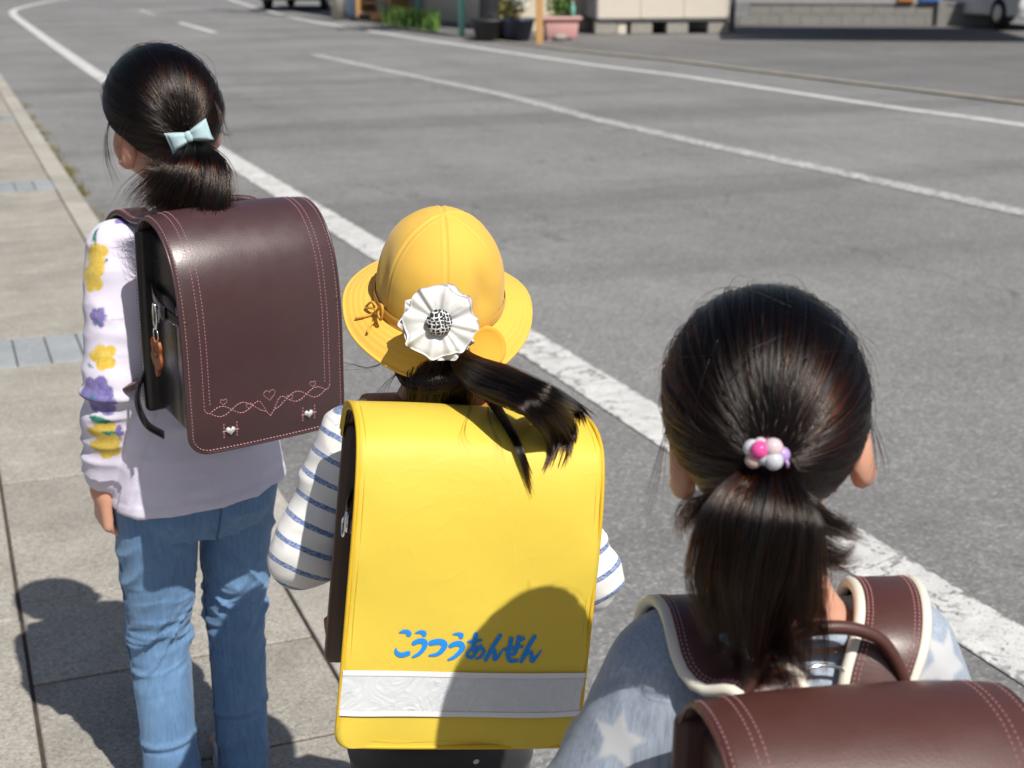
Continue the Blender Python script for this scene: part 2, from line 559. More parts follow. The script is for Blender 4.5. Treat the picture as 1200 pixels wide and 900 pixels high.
EL = [(2.07, -4), (2.05, 1), (2.03, 2.7), (2.02, 4.9), (1.985, 7.0), (1.92, 10.9), (1.86, 17.2), (1.85, 24.7), (1.87, 32.0), (1.90, 35.5), (2.05, 38.2), (2.5, 40.8), (3.75, 45.8), (6.5, 54)]
paint_line("edge_line", EL, 0.185, M_PAINT, n=420)
rp = [ground_at(x, y, ZR) for x, y in ((1200, 147), (1040, 125), (800, 89.5), (687, 75), (526, 51), (440, 37.5), (350, 22), (300, 9), (272, 0))]
rp = [np.array([9.15, -4, 0]), np.array([9.0, 4, 0])] + rp + [np.array([9.6, 52, 0])]
paint_line("edge_line", rp, 0.17, M_PAINT, n=300)
for ps, w, mt in (([(1290, 272), (1200, 250), (1000, 206), (840, 172), (690, 138)], 0.185, M_PAINT_WORN), ([(690, 138), (620, 119), (560, 105), (450, 82), (368, 64)], 0.185, M_PAINT_WORN), ([(252, 38.5), (230, 32), (210, 26.5)], 0.15, M_PAINT), ([(182, 18), (163, 11.5)], 0.15, M_PAINT_WORN)):
    pts = [ground_at(x, y, ZR) for x, y in ps]
    if ps[0][0] == 1290: pts = [np.array([6.25, -4.0, 0]), np.array([6.05, 1.0, 0])] + pts[1:]
    paint_line("centre_line_dash", pts, w, mt, n=90)

# lot on the far side: its edge, a shallow concrete gutter strip and the tarmac
le = [ground_at(x, y, ZR) for x, y in ((1330, 139), (1200, 122), (900, 85.5), (800, 73), (660, 58))]
poly = [tuple(p[:2]) for p in le] + [(9.0, 24.0), (8.8, 34), (14, 36), (40, 30), (40, 2), (10.6, 2)]
sheet("lot", poly, ZR + 0.012, M_LOT)
t = NT("gutter_concrete"); g_ = t.n("ShaderNodeNewGeometry").outputs['Position']
t.set(Base_Color=t.ramp(t.noise(4, 6, 0.65, g_), [(0.3, (0.19, 0.17, 0.145)), (0.55, (0.27, 0.25, 0.22)), (0.72, (0.33, 0.25, 0.17))]), Roughness=0.9)
t.bump(t.noise(140, 3, 0.6, g_), 0.4, 0.003); M_GUT = t.m
gl = [np.array([10.7, 2, 0])] + [ground_at(x, y, ZR) for x, y in ((1330, 139), (1200, 122), (900, 85.5), (800, 73), (660, 58))] + [np.array([8.45, 26, 0]), np.array([8.6, 33, 0])]
paint_line("gutter_strip", gl, 0.2, M_GUT, z=ZR + 0.018, n=120)

# pavement --------------------------------------------------------
def slab_mat(name, lo, hi, sp):
    t = NT(name); g = t.n("ShaderNodeNewGeometry").outputs['Position']
    oi = t.n("ShaderNodeObjectInfo").outputs['Random']
    n1 = t.noise(5, 5, 0.6, g); n2 = t.noise(260, 3, 0.7, g)
    v = t.voro(210, g, 'F1', 'Color'); s = t.n("ShaderNodeSeparateColor"); t.l(v, s.inputs[0])
    col = t.ramp(n1, [(0.3, lo), (0.7, hi)])
    col = t.mix(0.8, col, t.ramp(s.outputs[0], [(0.0, 1 - sp * 1.3), (0.25, 0.9), (0.7, 1.05), (1.0, 1 + sp)]), 'MULTIPLY')
    col = t.mix(0.6, col, t.ramp(n2, [(0.3, 0.72), (0.7, 1.25)]), 'MULTIPLY')
    col = t.mix(1.0, col, t.ramp(oi, [(0, 0.9), (1, 1.07)]), 'MULTIPLY')
    stn = t.ramp(t.noise(14, 4, 0.6, g), [(0.62, 0.0), (0.75, 1.0)])
    col = t.mix(t.math('MULTIPLY', stn, 0.25), col, (0.12, 0.105, 0.085))
    t.set(Base_Color=col, Roughness=0.88)
    t.bump(t.math('ADD', s.outputs[1], n2), 0.35, 0.002)
    return t.m
M_SLAB = slab_mat("exposed_aggregate_slab", (0.275, 0.255, 0.22), (0.37, 0.345, 0.305), 0.35)
M_BLUE = slab_mat("blue_grey_tile", (0.25, 0.27, 0.285), (0.32, 0.345, 0.36), 0.15)
M_KERB = slab_mat("kerb_concrete", (0.32, 0.295, 0.255), (0.43, 0.405, 0.36), 0.2)
t = NT("joint_sand"); g_ = t.n("ShaderNodeNewGeometry").outputs['Position']
t.set(Base_Color=t.ramp(t.noise(30, 4, 0.6, g_), [(0.3, (0.035, 0.026, 0.022)), (0.7, (0.09, 0.065, 0.05))]), Roughness=0.95); M_JOINT = t.m
pave = sheet("pavement", [(-3.2, -4), (0.70, -4), (0.70, 34), (-3.2, 34)], -0.0055, M_JOINT)

def piece(name, cx, cy, sx, sy, mat, parent, cache={}, dz=0.0, tall=0.05):
    key = (round(sx, 3), round(sy, 3), mat.name, tall)
    if key not in cache:
        v, f = rounded_box((sx, sy, tall), 0.0025, 1)
        o = mesh_obj(name, v, f, mat, parent, smooth=False, local=True); cache[key] = o.data
    else:
        o = bpy.data.objects.new(name, cache[key]); COL.objects.link(o); o.parent = parent
    o.location = (cx, cy, -tall / 2 + dz)
    o.rotation_euler = (random.uniform(-.0015, .0015), random.uniform(-.0015, .0015), random.uniform(-.0015, .0015))
    return o
ROW, Y0 = 0.395, 2.29
for r in range(-7, 62):
    y = Y0 + r * ROW + ROW / 2
    if (r - 7) % 10 == 0:
        for c in range(5):
            piece("blue_tile", 0.055 + 0.114 * (c + .5), y, 0.109, ROW - 0.008, M_BLUE, pave, dz=random.uniform(-.001, .001))
        continue
    if r < 38:
        piece("paving_slab", 0.337, y, 0.562, ROW - 0.009, M_SLAB, pave, dz=random.uniform(-.0012, .0012))
for r in range(0, 10):
    piece("border_slab", -0.258, -1.2 + 1.2 * r, 0.612, 1.192, M_SLAB, pave)
    piece("border_slab", -0.876, -1.2 + 1.2 * r, 0.612, 1.192, M_SLAB, pave)
far_p = sheet("far_paving", [(-3.2, 17.4), (0.62, 17.4), (0.62, 34), (-3.2, 34)], -0.001, M_SLAB, parent=pave)
for r in range(-6, 56):
    piece("kerb_stone", 0.684, 0.3 + r * 0.6, 0.12, 0.594, M_KERB, pave, tall=0.14, dz=0.004)

# dry weeds and grit along the kerb foot
t = NT("dry_weed"); rn = t.n("ShaderNodeObjectInfo").outputs['Random']
g_ = t.n("ShaderNodeNewGeometry").outputs['Position']
t.set(Base_Color=t.ramp(t.noise(9, 2, 0.5, g_), [(0.35, (0.10, 0.12, 0.03)), (0.6, (0.24, 0.18, 0.07))]), Roughness=0.8); M_WEED = t.m
def blades(name, spots, hmin, hmax, mat, wid=0.004, seed=3, kind="stuff", parent=None, lean=0.5):
    rr = random.Random(seed); V, F = [], []
    for x, y, z in spots:
        a = rr.uniform(0, 6.28); h = rr.uniform(hmin, hmax); l = rr.uniform(.1, lean) * h
        dx, dy = math.cos(a), math.sin(a); sx, sy = -dy * wid, dx * wid
        b = len(V)
        V += [(x - sx, y - sy, z), (x + sx, y + sy, z), (x + dx * l * .4 + sx * .7, y + dy * l * .4 + sy * .7, z + h * .6), (x + dx * l * .4 - sx * .7, y + dy * l * .4 - sy * .7, z + h * .6), (x + dx * l, y + dy * l, z + h)]
        F += [[b, b + 1, b + 2, b + 3], [b + 3, b + 2, b + 4]]
    o = mesh_obj(name, V, F, mat, parent, smooth=False)
    if parent is None: tag(o, kind=kind)
    return o
rr = random.Random(5); sp = []
for k in range(70):
    cy = rr.uniform(5.0, 15); cx = 0.77
    if rr.random() < .55: cy = rr.choice([6.1, 6.9, 7.4, 9.2, 10.1]) + rr.gauss(0, .12)
    for _ in range(rr.randint(6, 22)): sp.append((cx + abs(rr.gauss(0, .03)), cy + rr.gauss(0, .05), ZR))
o = blades("weeds", sp, .01, .05, M_WEED, 0.003)
tag(o, label="dry low weeds growing along the foot of the kerb", cat="weeds")
# ------------------------------------------------------------------ far side of the street
M_CREAM = plain("cream_siding", (0.62, 0.56, 0.48), 0.6, 0.06, 6)
M_GREYW = plain("grey_siding", (0.26, 0.26, 0.29), 0.6, 0.08, 6)
M_CREAMW = plain("cream_render", (0.58, 0.51, 0.40), 0.85, 0.14, 5, bump=0.4)
M_BLOCK = plain("concrete_block", (0.30, 0.28, 0.25), 0.9, 0.2, 14, bump=0.5, bd=0.004)
M_DARKBLOCK = plain("grey_block", (0.24, 0.235, 0.225), 0.9, 0.2, 9, bump=0.5, bd=0.004)
M_WOOD = plain("weathered_timber", (0.34, 0.24, 0.15), 0.8, 0.25, 18)
M_ORWOOD = plain("orange_timber", (0.52, 0.29, 0.11), 0.7, 0.15, 18)
M_PINK = plain("pink_plastic", (0.60, 0.33, 0.31), 0.5, 0.06, 8)
M_BLACKP = plain("black_plastic", (0.025, 0.026, 0.03), 0.5, 0.2, 9)
M_NAVYP = plain("navy_plastic", (0.035, 0.045, 0.075), 0.45, 0.2, 9)
M_GREENP = plain("green_pole_paint", (0.16, 0.42, 0.34), 0.5, 0.12, 12)
M_TEAL = plain("teal_plastic", (0.03, 0.17, 0.16), 0.5, 0.1, 9)
M_POLE = plain("pole_concrete", (0.42, 0.39, 0.34), 0.85, 0.1, 9)
M_ROOF = plain("dark_roof", (0.08, 0.08, 0.085), 0.6, 0.2, 4)
M_TYRE = plain("tyre_rubber", (0.02, 0.02, 0.02), 0.85, 0.2, 30)
M_STEEL = plain("brushed_steel", (0.55, 0.55, 0.56), 0.35, 0.05, 30, metal=1.0)
M_NAVY = plain("navy_car_paint", (0.015, 0.02, 0.035), 0.25, 0.05, 4, coat=0.8, bump=0)
M_WHITECAR = plain("white_car_paint", (0.75, 0.76, 0.78), 0.25, 0.02, 4, coat=0.8, bump=0)
M_PALEB = plain("pale_blue_plastic", (0.45, 0.55, 0.68), 0.4, 0.06, 9)
M_ORANGE = plain("orange_plastic", (0.55, 0.2, 0.06), 0.5, 0.08, 9)
M_BLUE2 = plain("blue_plastic", (0.06, 0.16, 0.5), 0.5, 0.08, 9)
M_GLASS = plain("window_glass", (0.02, 0.025, 0.03), 0.05, 0.05, 4, bump=0)
t = NT("leaf_green"); g_ = t.n("ShaderNodeNewGeometry").outputs['Position']
t.set(Base_Color=t.ramp(t.noise(14, 3, 0.5, g_), [(0.3, (0.05, 0.12, 0.018)), (0.7, (0.15, 0.28, 0.05))]), Roughness=0.55); M_LEAF = t.m
t = NT("leaf_yellow"); g_ = t.n("ShaderNodeNewGeometry").outputs['Position']
t.set(Base_Color=t.ramp(t.noise(14, 3, 0.5, g_), [(0.3, (0.12, 0.13, 0.03)), (0.7, (0.34, 0.30, 0.07))]), Roughness=0.6); M_LEAFY = t.m
M_PETALW = plain("white_blossom", (0.72, 0.72, 0.68), 0.7, 0.06, 30)

CR = np.array([math.cos(YAW), -math.sin(YAW), 0]); CF = np.array([math.sin(YAW), math.cos(YAW), 0]); UP = np.array([0, 0, 1.0])
def rotz(a): return np.array([[math.cos(a), -math.sin(a), 0], [math.sin(a), math.cos(a), 0], [0, 0, 1]])
def gmat(p, ang): return Matrix.Translation(Vector(p)) @ Matrix.Rotation(ang, 4, 'Z')
ZL = ZR + 0.012
def leaf_cloud(center, rad, n, size, seed):
    rr = np.random.default_rng(seed); V, F = [], []
    for k in range(n):
        u = nrm(rr.normal(size=3)); c = np.array(center) + u * np.array(rad) * rr.random() ** .4 * (0.8 + .5 * vnoise(u * 2.5, seed))
        a = nrm(rr.normal(size=3)); b = nrm(np.cross(a, rr.normal(size=3))); s = size * rr.uniform(.6, 1.3)
        i = len(V); V += [c - a * s, c + b * s * .45, c + a * s, c - b * s * .45]; F.append([i, i + 1, i + 2, i + 3])
    return V, F
def local_box(o, name, c, s, mat, r=0.01, seg=1, smooth=False):
    return MB().rbox(c, s, r, seg).obj(name, mat, o, smooth, True)

def storage_shed():
    p = ground_at(700, 40.5, ZL); o = empty("storage_shed", M=gmat(p, -YAW + R(8)), label="cream panelled storage shed with grey side raised on concrete blocks", cat="shed")
    W, D, Hh, zb = 2.35, 1.6, 2.2, 0.27
    local_box(o, "floor_frame", (W / 2, D / 2, zb - .03), (W, D, 0.06), M_ROOF)
    for k in range(3):
        local_box(o, "wall_panel", (W / 6 + k * W / 3, 0.012, zb + Hh / 2), (W / 3 - 0.012, 0.03, Hh), M_CREAM, .006)
        local_box(o, "panel_rib", (k * W / 3 + W / 3, -0.008, zb + Hh / 2), (0.03, 0.02, Hh - .02), M_CREAM, .004)
    local_box(o, "side_wall", (-0.012, D / 2, zb + Hh / 2), (0.03, D, Hh), M_GREYW, .006)
    local_box(o, "side_wall", (W + 0.012, D / 2, zb + Hh / 2), (0.03, D, Hh), M_GREYW, .006)
    local_box(o, "back_wall", (W / 2, D, zb + Hh / 2), (W, 0.03, Hh), M_GREYW, .006)
    local_box(o, "roof", (W / 2, D / 2, zb + Hh + .04), (W + .2, D + .25, 0.08), M_ROOF, .01)
    local_box(o, "door_handle", (W * .64, -0.03, zb + 1.0), (0.03, 0.04, 0.18), M_STEEL, .006)
    for x in (0.16, 0.80, 1.45, 2.2):
        local_box(o, "foundation_block", (x, .12, zb / 2 - .03), (0.39, 0.19, zb - .06), M_BLOCK, .012)
        local_box(o, "foundation_block", (x, D - .15, zb / 2 - .03), (0.39, 0.19, zb - .06), M_BLOCK, .012)
    local_box(o, "pale_block", (0.45, .1, .1), (0.16, 0.12, 0.2), M_CREAM, .01)
storage_shed()

def house():
    p = ground_at(436, 17, ZL) + CF * .3; q_ = ground_at(600, 39, ZL) + CF * .3; d_ = q_ - p
    o = empty("house", M=gmat(p, math.atan2(d_[1], d_[0])), label="cream rendered house wall behind green poles across the road", cat="house")
    W, D, Hh = float(np.linalg.norm(d_)), 2.0, 5.4
    for nm, c, s in (("wall", (W / 2, 0, Hh / 2), (W, .16, Hh)), ("wall", (.08, D / 2, Hh / 2), (.16, D, Hh)), ("wall", (W - .08, D / 2, Hh / 2), (.16, D, Hh)), ("wall", (W / 2, D, Hh / 2), (W, .16, Hh))):
        local_box(o, nm, c, s, M_CREAMW, .01)
    local_box(o, "plinth", (W / 2, -.1, .04), (W + .02, .06, .08), M_BLOCK)
    for x in (1.1, 3.3):
        w = local_box(o, "window", (x, -.09, 1.75), (1.3, .05, 1.1), M_STEEL); local_box(w, "pane", (x - .3, -.12, 1.75), (.56, .02, .98), M_GLASS, .003); local_box(w, "pane", (x + .3, -.12, 1.75), (.56, .02, .98), M_GLASS, .003)
    V = [(-.4, -.5, Hh), (W + .4, -.5, Hh), (W + .4, D + .5, Hh), (-.4, D + .5, Hh), (-.4, D / 2, Hh + 1.5), (W + .4, D / 2, Hh + 1.5)]
    mesh_obj("roof", V, [[0, 1, 5, 4], [2, 3, 4, 5], [0, 4, 3], [1, 2, 5], [0, 3, 2, 1]], M_ROOF, o, False, True)
house()

def utility_pole():
    p = ground_at(397, 24, ZR); o = empty("utility_pole", p, label="grey concrete utility pole at the roadside by the parked navy car", cat="pole")
    MB().tube([p + UP * z for z in np.linspace(0, 9, 12)], np.linspace(.15, .1, 12), 16).obj("shaft", M_POLE, o)
    MB().box(p + UP * 8.3, (1.6, .09, .09)).obj("crossarm", M_STEEL, o, False)
    for k in (-.7, -.25, .25, .7):
        MB().tube([p + UP * (8.34 + z) + np.array([k, 0, 0]) for z in (0, .05, .1, .16)], [.03, .045, .03, .04], 10).obj("insulator", M_WHITECAR, o)
utility_pole()

def car(px, py, ang, paint, label, back=0.0):
    p = ground_at(px, py, ZL) + CF * back
    o = empty("parked_car", M=gmat(p, ang), label=label, cat="car", group="cars parked across the road")
    L, Wd = 3.6, 1.55
    prof = [(-1.78, .32), (-1.8, .62), (-1.72, .92), (-1.5, 1.0), (1.05, 0.98), (1.6, .86), (1.76, .62), (1.78, .32), (1.4, .24), (-1.4, .24)]
    prof = spline(prof, 44, True)
    def extr(pr, w, taper=None):
        V, n = [], len(pr)
        for s, q in ((-1, .94), (-.97, .985), (-.8, 1), (.8, 1), (.97, .985), (1, .94)):
            for x, z in pr:
                ww = w if taper is None else w * (1 - taper * max(0, z - 1.0))
                V.append((x * q, s * ww / 2, .62 + (z - .62) * q))
        F = grid_faces(n, 6, True) + [list(range(n))[::-1], [5 * n + k for k in range(n)]]
        return V, F
    mesh_obj("body", *extr(prof, Wd), paint, o, True, True)
    cab = spline([(-1.55, .98), (-1.45, 1.3), (-1.25, 1.5), (-.6, 1.57), (.15, 1.52), (.55, 1.3), (.95, .98), (-.3, .96)], 40, True)
    mesh_obj("cabin", *extr(cab, Wd - .1, .25), paint, o, True, True)
    for s in (-1, 1):
        for a, b in ((-1.3, -.75), (-.68, -.05), (.0, .55)):
            mesh_obj("side_window", [(a, s * .70, 1.06), (b, s * .70, 1.06), (b - .02 - (.2 if b > .5 else 0), s * .655, 1.4), (a + .06, s * .655, 1.4)], [[0, 1, 2, 3]], M_GLASS, o, False, True)
        for x in (-1.1, 1.12):
            th = np.linspace(0, 2 * math.pi, 25)[:-1]
            w = MB(); v, f = tube_geo([(x, s * (Wd / 2 - .13 + d), .29) for d in (0, .02, .13, .15)], [.25, .285, .285, .25], 24); w.add(v, f); w = w.obj("wheel", M_TYRE, o, True, True)
            v, f = tube_geo([(x, s * (Wd / 2 + .012 + d), .29) for d in (0, .012)], [.18, .15], 16); MB().add(v, f).obj("rim", M_STEEL, w, True, True)
        local_box(o, "headlight", (1.62, s * .55, .68), (.16, .28, .13), M_GLASS, .04, 2, True)
        local_box(o, "tail_light", (-1.74, s * .62, .8), (.09, .18, .28), plain("tail_light_red", (.35, .02, .02), .2), .03, 2, True)
    local_box(o, "rear_window", (-1.5, 0, 1.24), (.05, 1.1, .32), M_GLASS, .02)
    local_box(o, "number_plate", (-1.80, 0, .62), (.02, .33, .165), M_WHITECAR, .004)
    return o
car(352, 12, R(62), M_NAVY, "dark navy parked car beside the concrete utility pole", back=1.3)
car(1216, 37, R(80), M_WHITECAR, "white parked car at the right edge of the lot", back=1.9)

def barrel():
    p = ground_at(416, 22, ZR) + CF * .7; o = empty("water_barrel", p, label="pale blue round plastic barrel next to the utility pole", cat="barrel")
    z = np.linspace(0, .78, 14); r = .26 + .03 * np.sin(z / .78 * math.pi) + .008 * np.sin(z * 50)
    MB().tube([p + UP * a for a in z], r, 24).obj("drum", M_PALEB, o)
    MB().tube([p + UP * a for a in (.775, .80, .81)], [.27, .27, .24], 24).obj("lid", M_ORANGE, o)
barrel()
def steps():
    p = ground_at(438, 26, ZL) + CF * .5; o = empty("timber_steps", M=gmat(p, -YAW + R(-18)), label="weathered timber steps beside the pale blue barrel", cat="steps")
    for k in range(4):
        local_box(o, "tread", (0, k * .24, .16 + k * .2), (.8, .27, .05), M_WOOD)
    for s in (-1, 1):
        local_box(o, "stringer", (s * .37, .36, .32), (.05, 1.0, .5), M_ORWOOD)
steps()
p = ground_at(446, 26, ZL); o = empty("firewood", M=gmat(p + CF * .25, -YAW), label="short orange-brown wood offcut lying by the timber steps", cat="wood")
local_box(o, "log", (0.05, 0, .09), (.55, .2, .16), M_ORWOOD, .03, 2)
for px, py, hh in ((463, 19, 2.4), (490, 25, 2.3), (541, 42, 2.2)):
    q = ground_at(px, py, ZL); o = empty("green_pole", q, label={463: "leftmost green metal pole standing in front of the cream wall", 490: "middle green metal pole rising from the grass clump", 541: "rightmost green metal pole beside the dark trunk"}[px], cat="pole", group="green metal poles")
    MB().tube([q + UP * a for a in (0, .02, hh - .02, hh)], [.05, .055, .055, .04], 12).obj("post", M_GREENP, o)
    MB().tube([q + UP * a for a in (hh - .01, hh + .04, hh + .06)], [.07, .07, .02], 12).obj("cap", M_GREENP, o)
rr = random.Random(9); sp = []
for k in range(1500):
    u = rr.random(); q = ground_at(452 + 62 * u, 27 + 9 * u, ZL) + CF * rr.gauss(0, .25); sp.append(tuple(q))
o = blades("grass", sp, .06, .42, M_LEAF, .012, 4); tag(o, label="bright green grass clump at the foot of the cream wall", cat="grass")

def trunk():
    p = ground_at(577, 45, ZL); o = empty("tree", p, label="dark leaning tree stump with pale split wood at the roadside", cat="tree")
    MB().tube(spline([p, p + UP * .5 + CR * -.02, p + UP * 1.2 + CR * .05, p + UP * 2.4 + CR * -.1 + CF * .2, p + UP * 4.2 + CF * .2], 12), np.linspace(.26, .09, 12) * (1 + .1 * np.sin(np.arange(12) * 2.1)), 10).obj("trunk", M_BLACKP, o)
    MB().tube(spline([p + CR * .28 + UP * .12, p + CR * .22 + UP * .6, p + CR * .35 + UP * 1.1, p + CR * .2 + UP * 1.7], 10), [.04, .07, .12, .15, .14, .12, .1, .09, .07, .04], 9).obj("limb", M_WOOD, o)
    V, F = leaf_cloud(p + UP * 4.9 + CF * .2, (.9, .9, .8), 900, .09, 4); mesh_obj("crown", V, F, M_LEAF, o, False)
trunk()
for px, py, w, h, m, lab in ((574, 46, .30, .34, M_BLACKP, "black round planter pot left of the navy planter"), (606, 46.5, .28, .36, M_NAVYP, "navy round planter pot under the white flowering bush")):
    q = ground_at(px, py, ZL) - CF * .25; o = empty("planter_pot", q, label=lab, cat="planter", group="round planter pots across the road")
    MB().tube([q + UP * a for a in (0, h - .05, h - .045, h, h)], [w * .72, w, w * 1.07, w * 1.07, w * .9], 22).obj("pot", m, o)
    MB().tube([q + UP * a for a in (h - .06, h - .02)], [w * .93, w * .93], 22).obj("soil", M_DIRT, o)
q = ground_at(606, 46.5, ZL) - CF * .25 + UP * .34
o = empty("flowering_bush", q, label="white flowering bush growing in the navy planter pot", cat="bush")
MB().tube([q - UP * .05, q + UP * .15, q + UP * .3], [.02, .016, .012], 6).obj("stem", M_WOOD, o)
V, F = leaf_cloud(q + UP * .16 - CR * .1, (.24, .2, .16), 260, .045, 8); mesh_obj("foliage", V, F, M_LEAFY, o, False)
V, F = leaf_cloud(q + UP * .36 + CR * .02, (.17, .17, .2), 700, .04, 9); mesh_obj("blossom", V, F, M_PETALW, o, False)
q = ground_at(632, 51.5, ZL); o = empty("wooden_post", M=gmat(q, -YAW), label="slim orange-brown wooden post beside the pink planter", cat="post")
local_box(o, "post", (0, 0, 1.1), (.11, .09, 2.2), M_ORWOOD, .008); local_box(o, "post_cap", (0, 0, 2.22), (.14, .12, .04), M_WOOD, .008)
def pink_planter():
    q = ground_at(657, 46.5, ZL); o = empty("pink_planter", M=gmat(q, -YAW + R(6)), label="long pink plastic planter trough beside the wooden post", cat="planter")
    v, f = rounded_box((.55, .3, .34), .03, 2); v[:, :2] *= (1 + (v[:, 2:3]) * .45); v[:, 2] += .19
    mesh_obj("trough", v, f, M_PINK, o, True, True); local_box(o, "rim", (0, 0, .35), (.66, .40, .05), M_PINK, .015, 2)
    local_box(o, "foot", (-.2, 0, .012), (.06, .25, .024), M_PINK, .004); local_box(o, "foot", (.2, 0, .012), (.06, .25, .024), M_PINK, .004)
    local_box(o, "soil", (0, 0, .36), (.56, .3, .04), M_DIRT, .01)
    q2 = q + UP * .38; o2 = empty("potted_shrub", q2, label="dark twiggy shrub planted in the pink trough", cat="shrub")
    V, F = leaf_cloud(q2 + UP * .28, (.26, .18, .30), 420, .05, 14); mesh_obj("foliage", V, F, M_LEAF, o2, False)
    for k in range(6): MB().tube([q2 - UP * .03 + CR * (k - 2.5) * .06, q2 + UP * .25 + CR * (k - 2.5) * .09, q2 + UP * .55 + CR * (k - 2.5) * .1], [.012, .009, .005], 5).obj("stem", M_BLACKP, o2)
    q3 = q + UP * .375 + CR * .19 - CF * .12; o3 = empty("plastic_bottle", q3, label="small green plastic bottle standing on the pink planter", cat="bottle")
    MB().tube([q3 + UP * a for a in (0, .01, .15, .19, .2, .22)], [.03, .04, .04, .018, .014, .014], 12).obj("bottle_body", M_GREENP, o3)
    MB().tube([q3 + UP * a for a in (.215, .245)], [.018, .018], 10).obj("cap", M_PETALW, o3)
    q4 = q - CF * .34 + CR * -.02; o4 = empty("pale_stone", q4, label="pale rounded stone lying in front of the pink planter", cat="stone")
    v, f = ball_geo((.11, .08, .07), 14, 9); v *= (0.85 + .35 * vnoise(v * 14, 3))[:, None]; mesh_obj("stone_surface", v + q4 + UP * .055, f, M_BLOCK, o4)
pink_planter()

def low_wall():
    A = ground_at(866, 29, ZL); B = ground_at(1190, 31, ZL); d = B - A; L = np.linalg.norm(d); ang = math.atan2(d[1], d[0])
    o = empty("block_wall", M=gmat(A, ang), label="low grey concrete block wall along the back of the lot", cat="wall")
    n = int(L / .4)
    for r in range(2):
        for k in range(n):
            x = (k + .5 + (.5 if r % 2 else 0)) * .4
            local_box(o, "block", (x, .06 + random.uniform(-.003, .003), .1 + r * .198), (.396, .12, .194), M_DARKBLOCK, .005)
    local_box(o, "coping", (L / 2, .06, .42), (L + .2, .16, .05), M_DARKBLOCK, .01)
    local_box(o, "pier", (L * .73, .0, .24), (.16, .2, .5), M_DARKBLOCK, .01)
    # carport out of view, roof sized and placed to shade the ground before the wall
    o2 = empty("carport", M=gmat(A, ang), label="dark flat-roofed carport out of view, placed to shade the ground before the low block wall", cat="carport")
    local_box(o2, "edge_beam", (L / 2 + .45, -2.4, 2.3), (L + 1.4, .1, .14), M_ROOF, .01)
    for x in (-.2, L + 1.1):
        local_box(o2, "post", (x, -2.4, 1.2), (.1, .1, 2.4), M_ROOF, .01)
    local_box(o2, "roof", (L / 2 + .7, -4.3, 2.45), (L - .2, 4.3, .1), M_ROOF, .02)
    for k in range(6):
        local_box(o2, "beam", (.9 + k * ((L - .5) / 5), -4.3, 2.36), (.06, 4.2, .08), M_ROOF, .01)
    def on(x, y, z): return np.array(gmat(A, ang) @ Vector((x, y, z)))
    for x, mt, s, lab, nm, ct in ((L * .60, M_ORANGE, (.3, .25, .25), "orange plastic crate on the block wall", "plastic_crate", "crate"), (L * .69, M_BLUE2, (.42, .25, .2), "blue plastic crate on the block wall", "plastic_crate", "crate")):
        q = on(x, .06, .446); oo = empty(nm, M=gmat(q, ang), label=lab, cat=ct, group="crates on the block wall")
        local_box(oo, "base", (0, 0, .015), (s[0], s[1], .03), mt, .006)
        for sx, sy, w, dd in ((-1, 0, .02, s[1]), (1, 0, .02, s[1]), (0, -1, s[0], .02), (0, 1, s[0], .02)):
            local_box(oo, "side", (sx * s[0] / 2, sy * s[1] / 2, s[2] / 2 + .02), (w, dd, s[2]), mt, .006)
    q = on(L * .84, .3, 0.0); oo = empty("leafy_bush", q, label="yellow-green bush behind the right end of the block wall", cat="bush")
    MB().tube([q, q + UP * .4, q + UP * .7], [.03, .025, .01], 6).obj("stem", M_WOOD, oo)
    V, F = leaf_cloud(q + UP * .85, (.4, .25, .3), 420, .06, 21); mesh_obj("foliage", V, F, M_LEAFY, oo, False)
    q = ground_at(840, 29, ZL); oo = empty("teal_crate", M=gmat(q, ang), label="small teal plastic box on the ground by the cream shed", cat="box")
    local_box(oo, "box_body", (0, 0, .13), (.3, .28, .26), M_TEAL, .02, 2); local_box(oo, "lid", (0, 0, .27), (.32, .3, .03), M_ROOF, .01)
low_wall()
t = NT("rusty_soil"); g_ = t.n("ShaderNodeNewGeometry").outputs['Position']
t.set(Base_Color=t.ramp(t.noise(6, 5, 0.6, g_), [(0.3, (0.17, 0.13, 0.10)), (0.7, (0.26, 0.17, 0.12))]), Roughness=0.95); M_RUST = t.m
c0 = ground_at(1075, 45, ZL); th = np.linspace(0, 2 * math.pi, 40)[:-1]
pp = [(c0[0] + (1.3 * math.cos(a)) * CR[0] * (1 + .25 * vnoise(np.array([math.cos(a) * 2, math.sin(a) * 2, 0.5]))) + .55 * math.sin(a) * CF[0], c0[1] + 1.3 * math.cos(a) * CR[1] + .55 * math.sin(a) * CF[1]) for a in th]
sheet("soil_patch", pp, ZL + .004, M_RUST)
# ------------------------------------------------------------------ school backpacks
def leather(name, col, rough=0.34, coat=0.15):
    t = NT(name); co = t.co()
    n = t.noise(22, 5, 0.6, co); f = t.noise(700, 2, 0.6, co); v = t.voro(420, co)
    t.set(Base_Color=t.mix(n, tuple(c * .88 for c in col), tuple(c * 1.12 for c in col)), Roughness=t.ramp(t.noise(30, 4, .6, co), [(0.3, rough - .05), (0.7, rough + .09)]))
    t.b.inputs['Specular IOR Level'].default_value = 0.5
    t.b.inputs['Coat Weight'].default_value = coat; t.b.inputs['Coat Roughness'].default_value = 0.3
    t.bump(t.math('ADD', t.math('MULTIPLY', v, .5), t.math('ADD', t.math('MULTIPLY', f, .4), t.math('MULTIPLY', t.noise(9, 3, .5, co), 2.5))), 0.14, 0.0012)
    return t.m
M_LEATHER_A = leather("plum_brown_leather", (0.060, 0.030, 0.032))
M_LEATHER_B = leather("dark_brown_leather", (0.075, 0.036, 0.022))
M_LEATHER_C = leather("red_brown_leather", (0.072, 0.026, 0.021), 0.42)
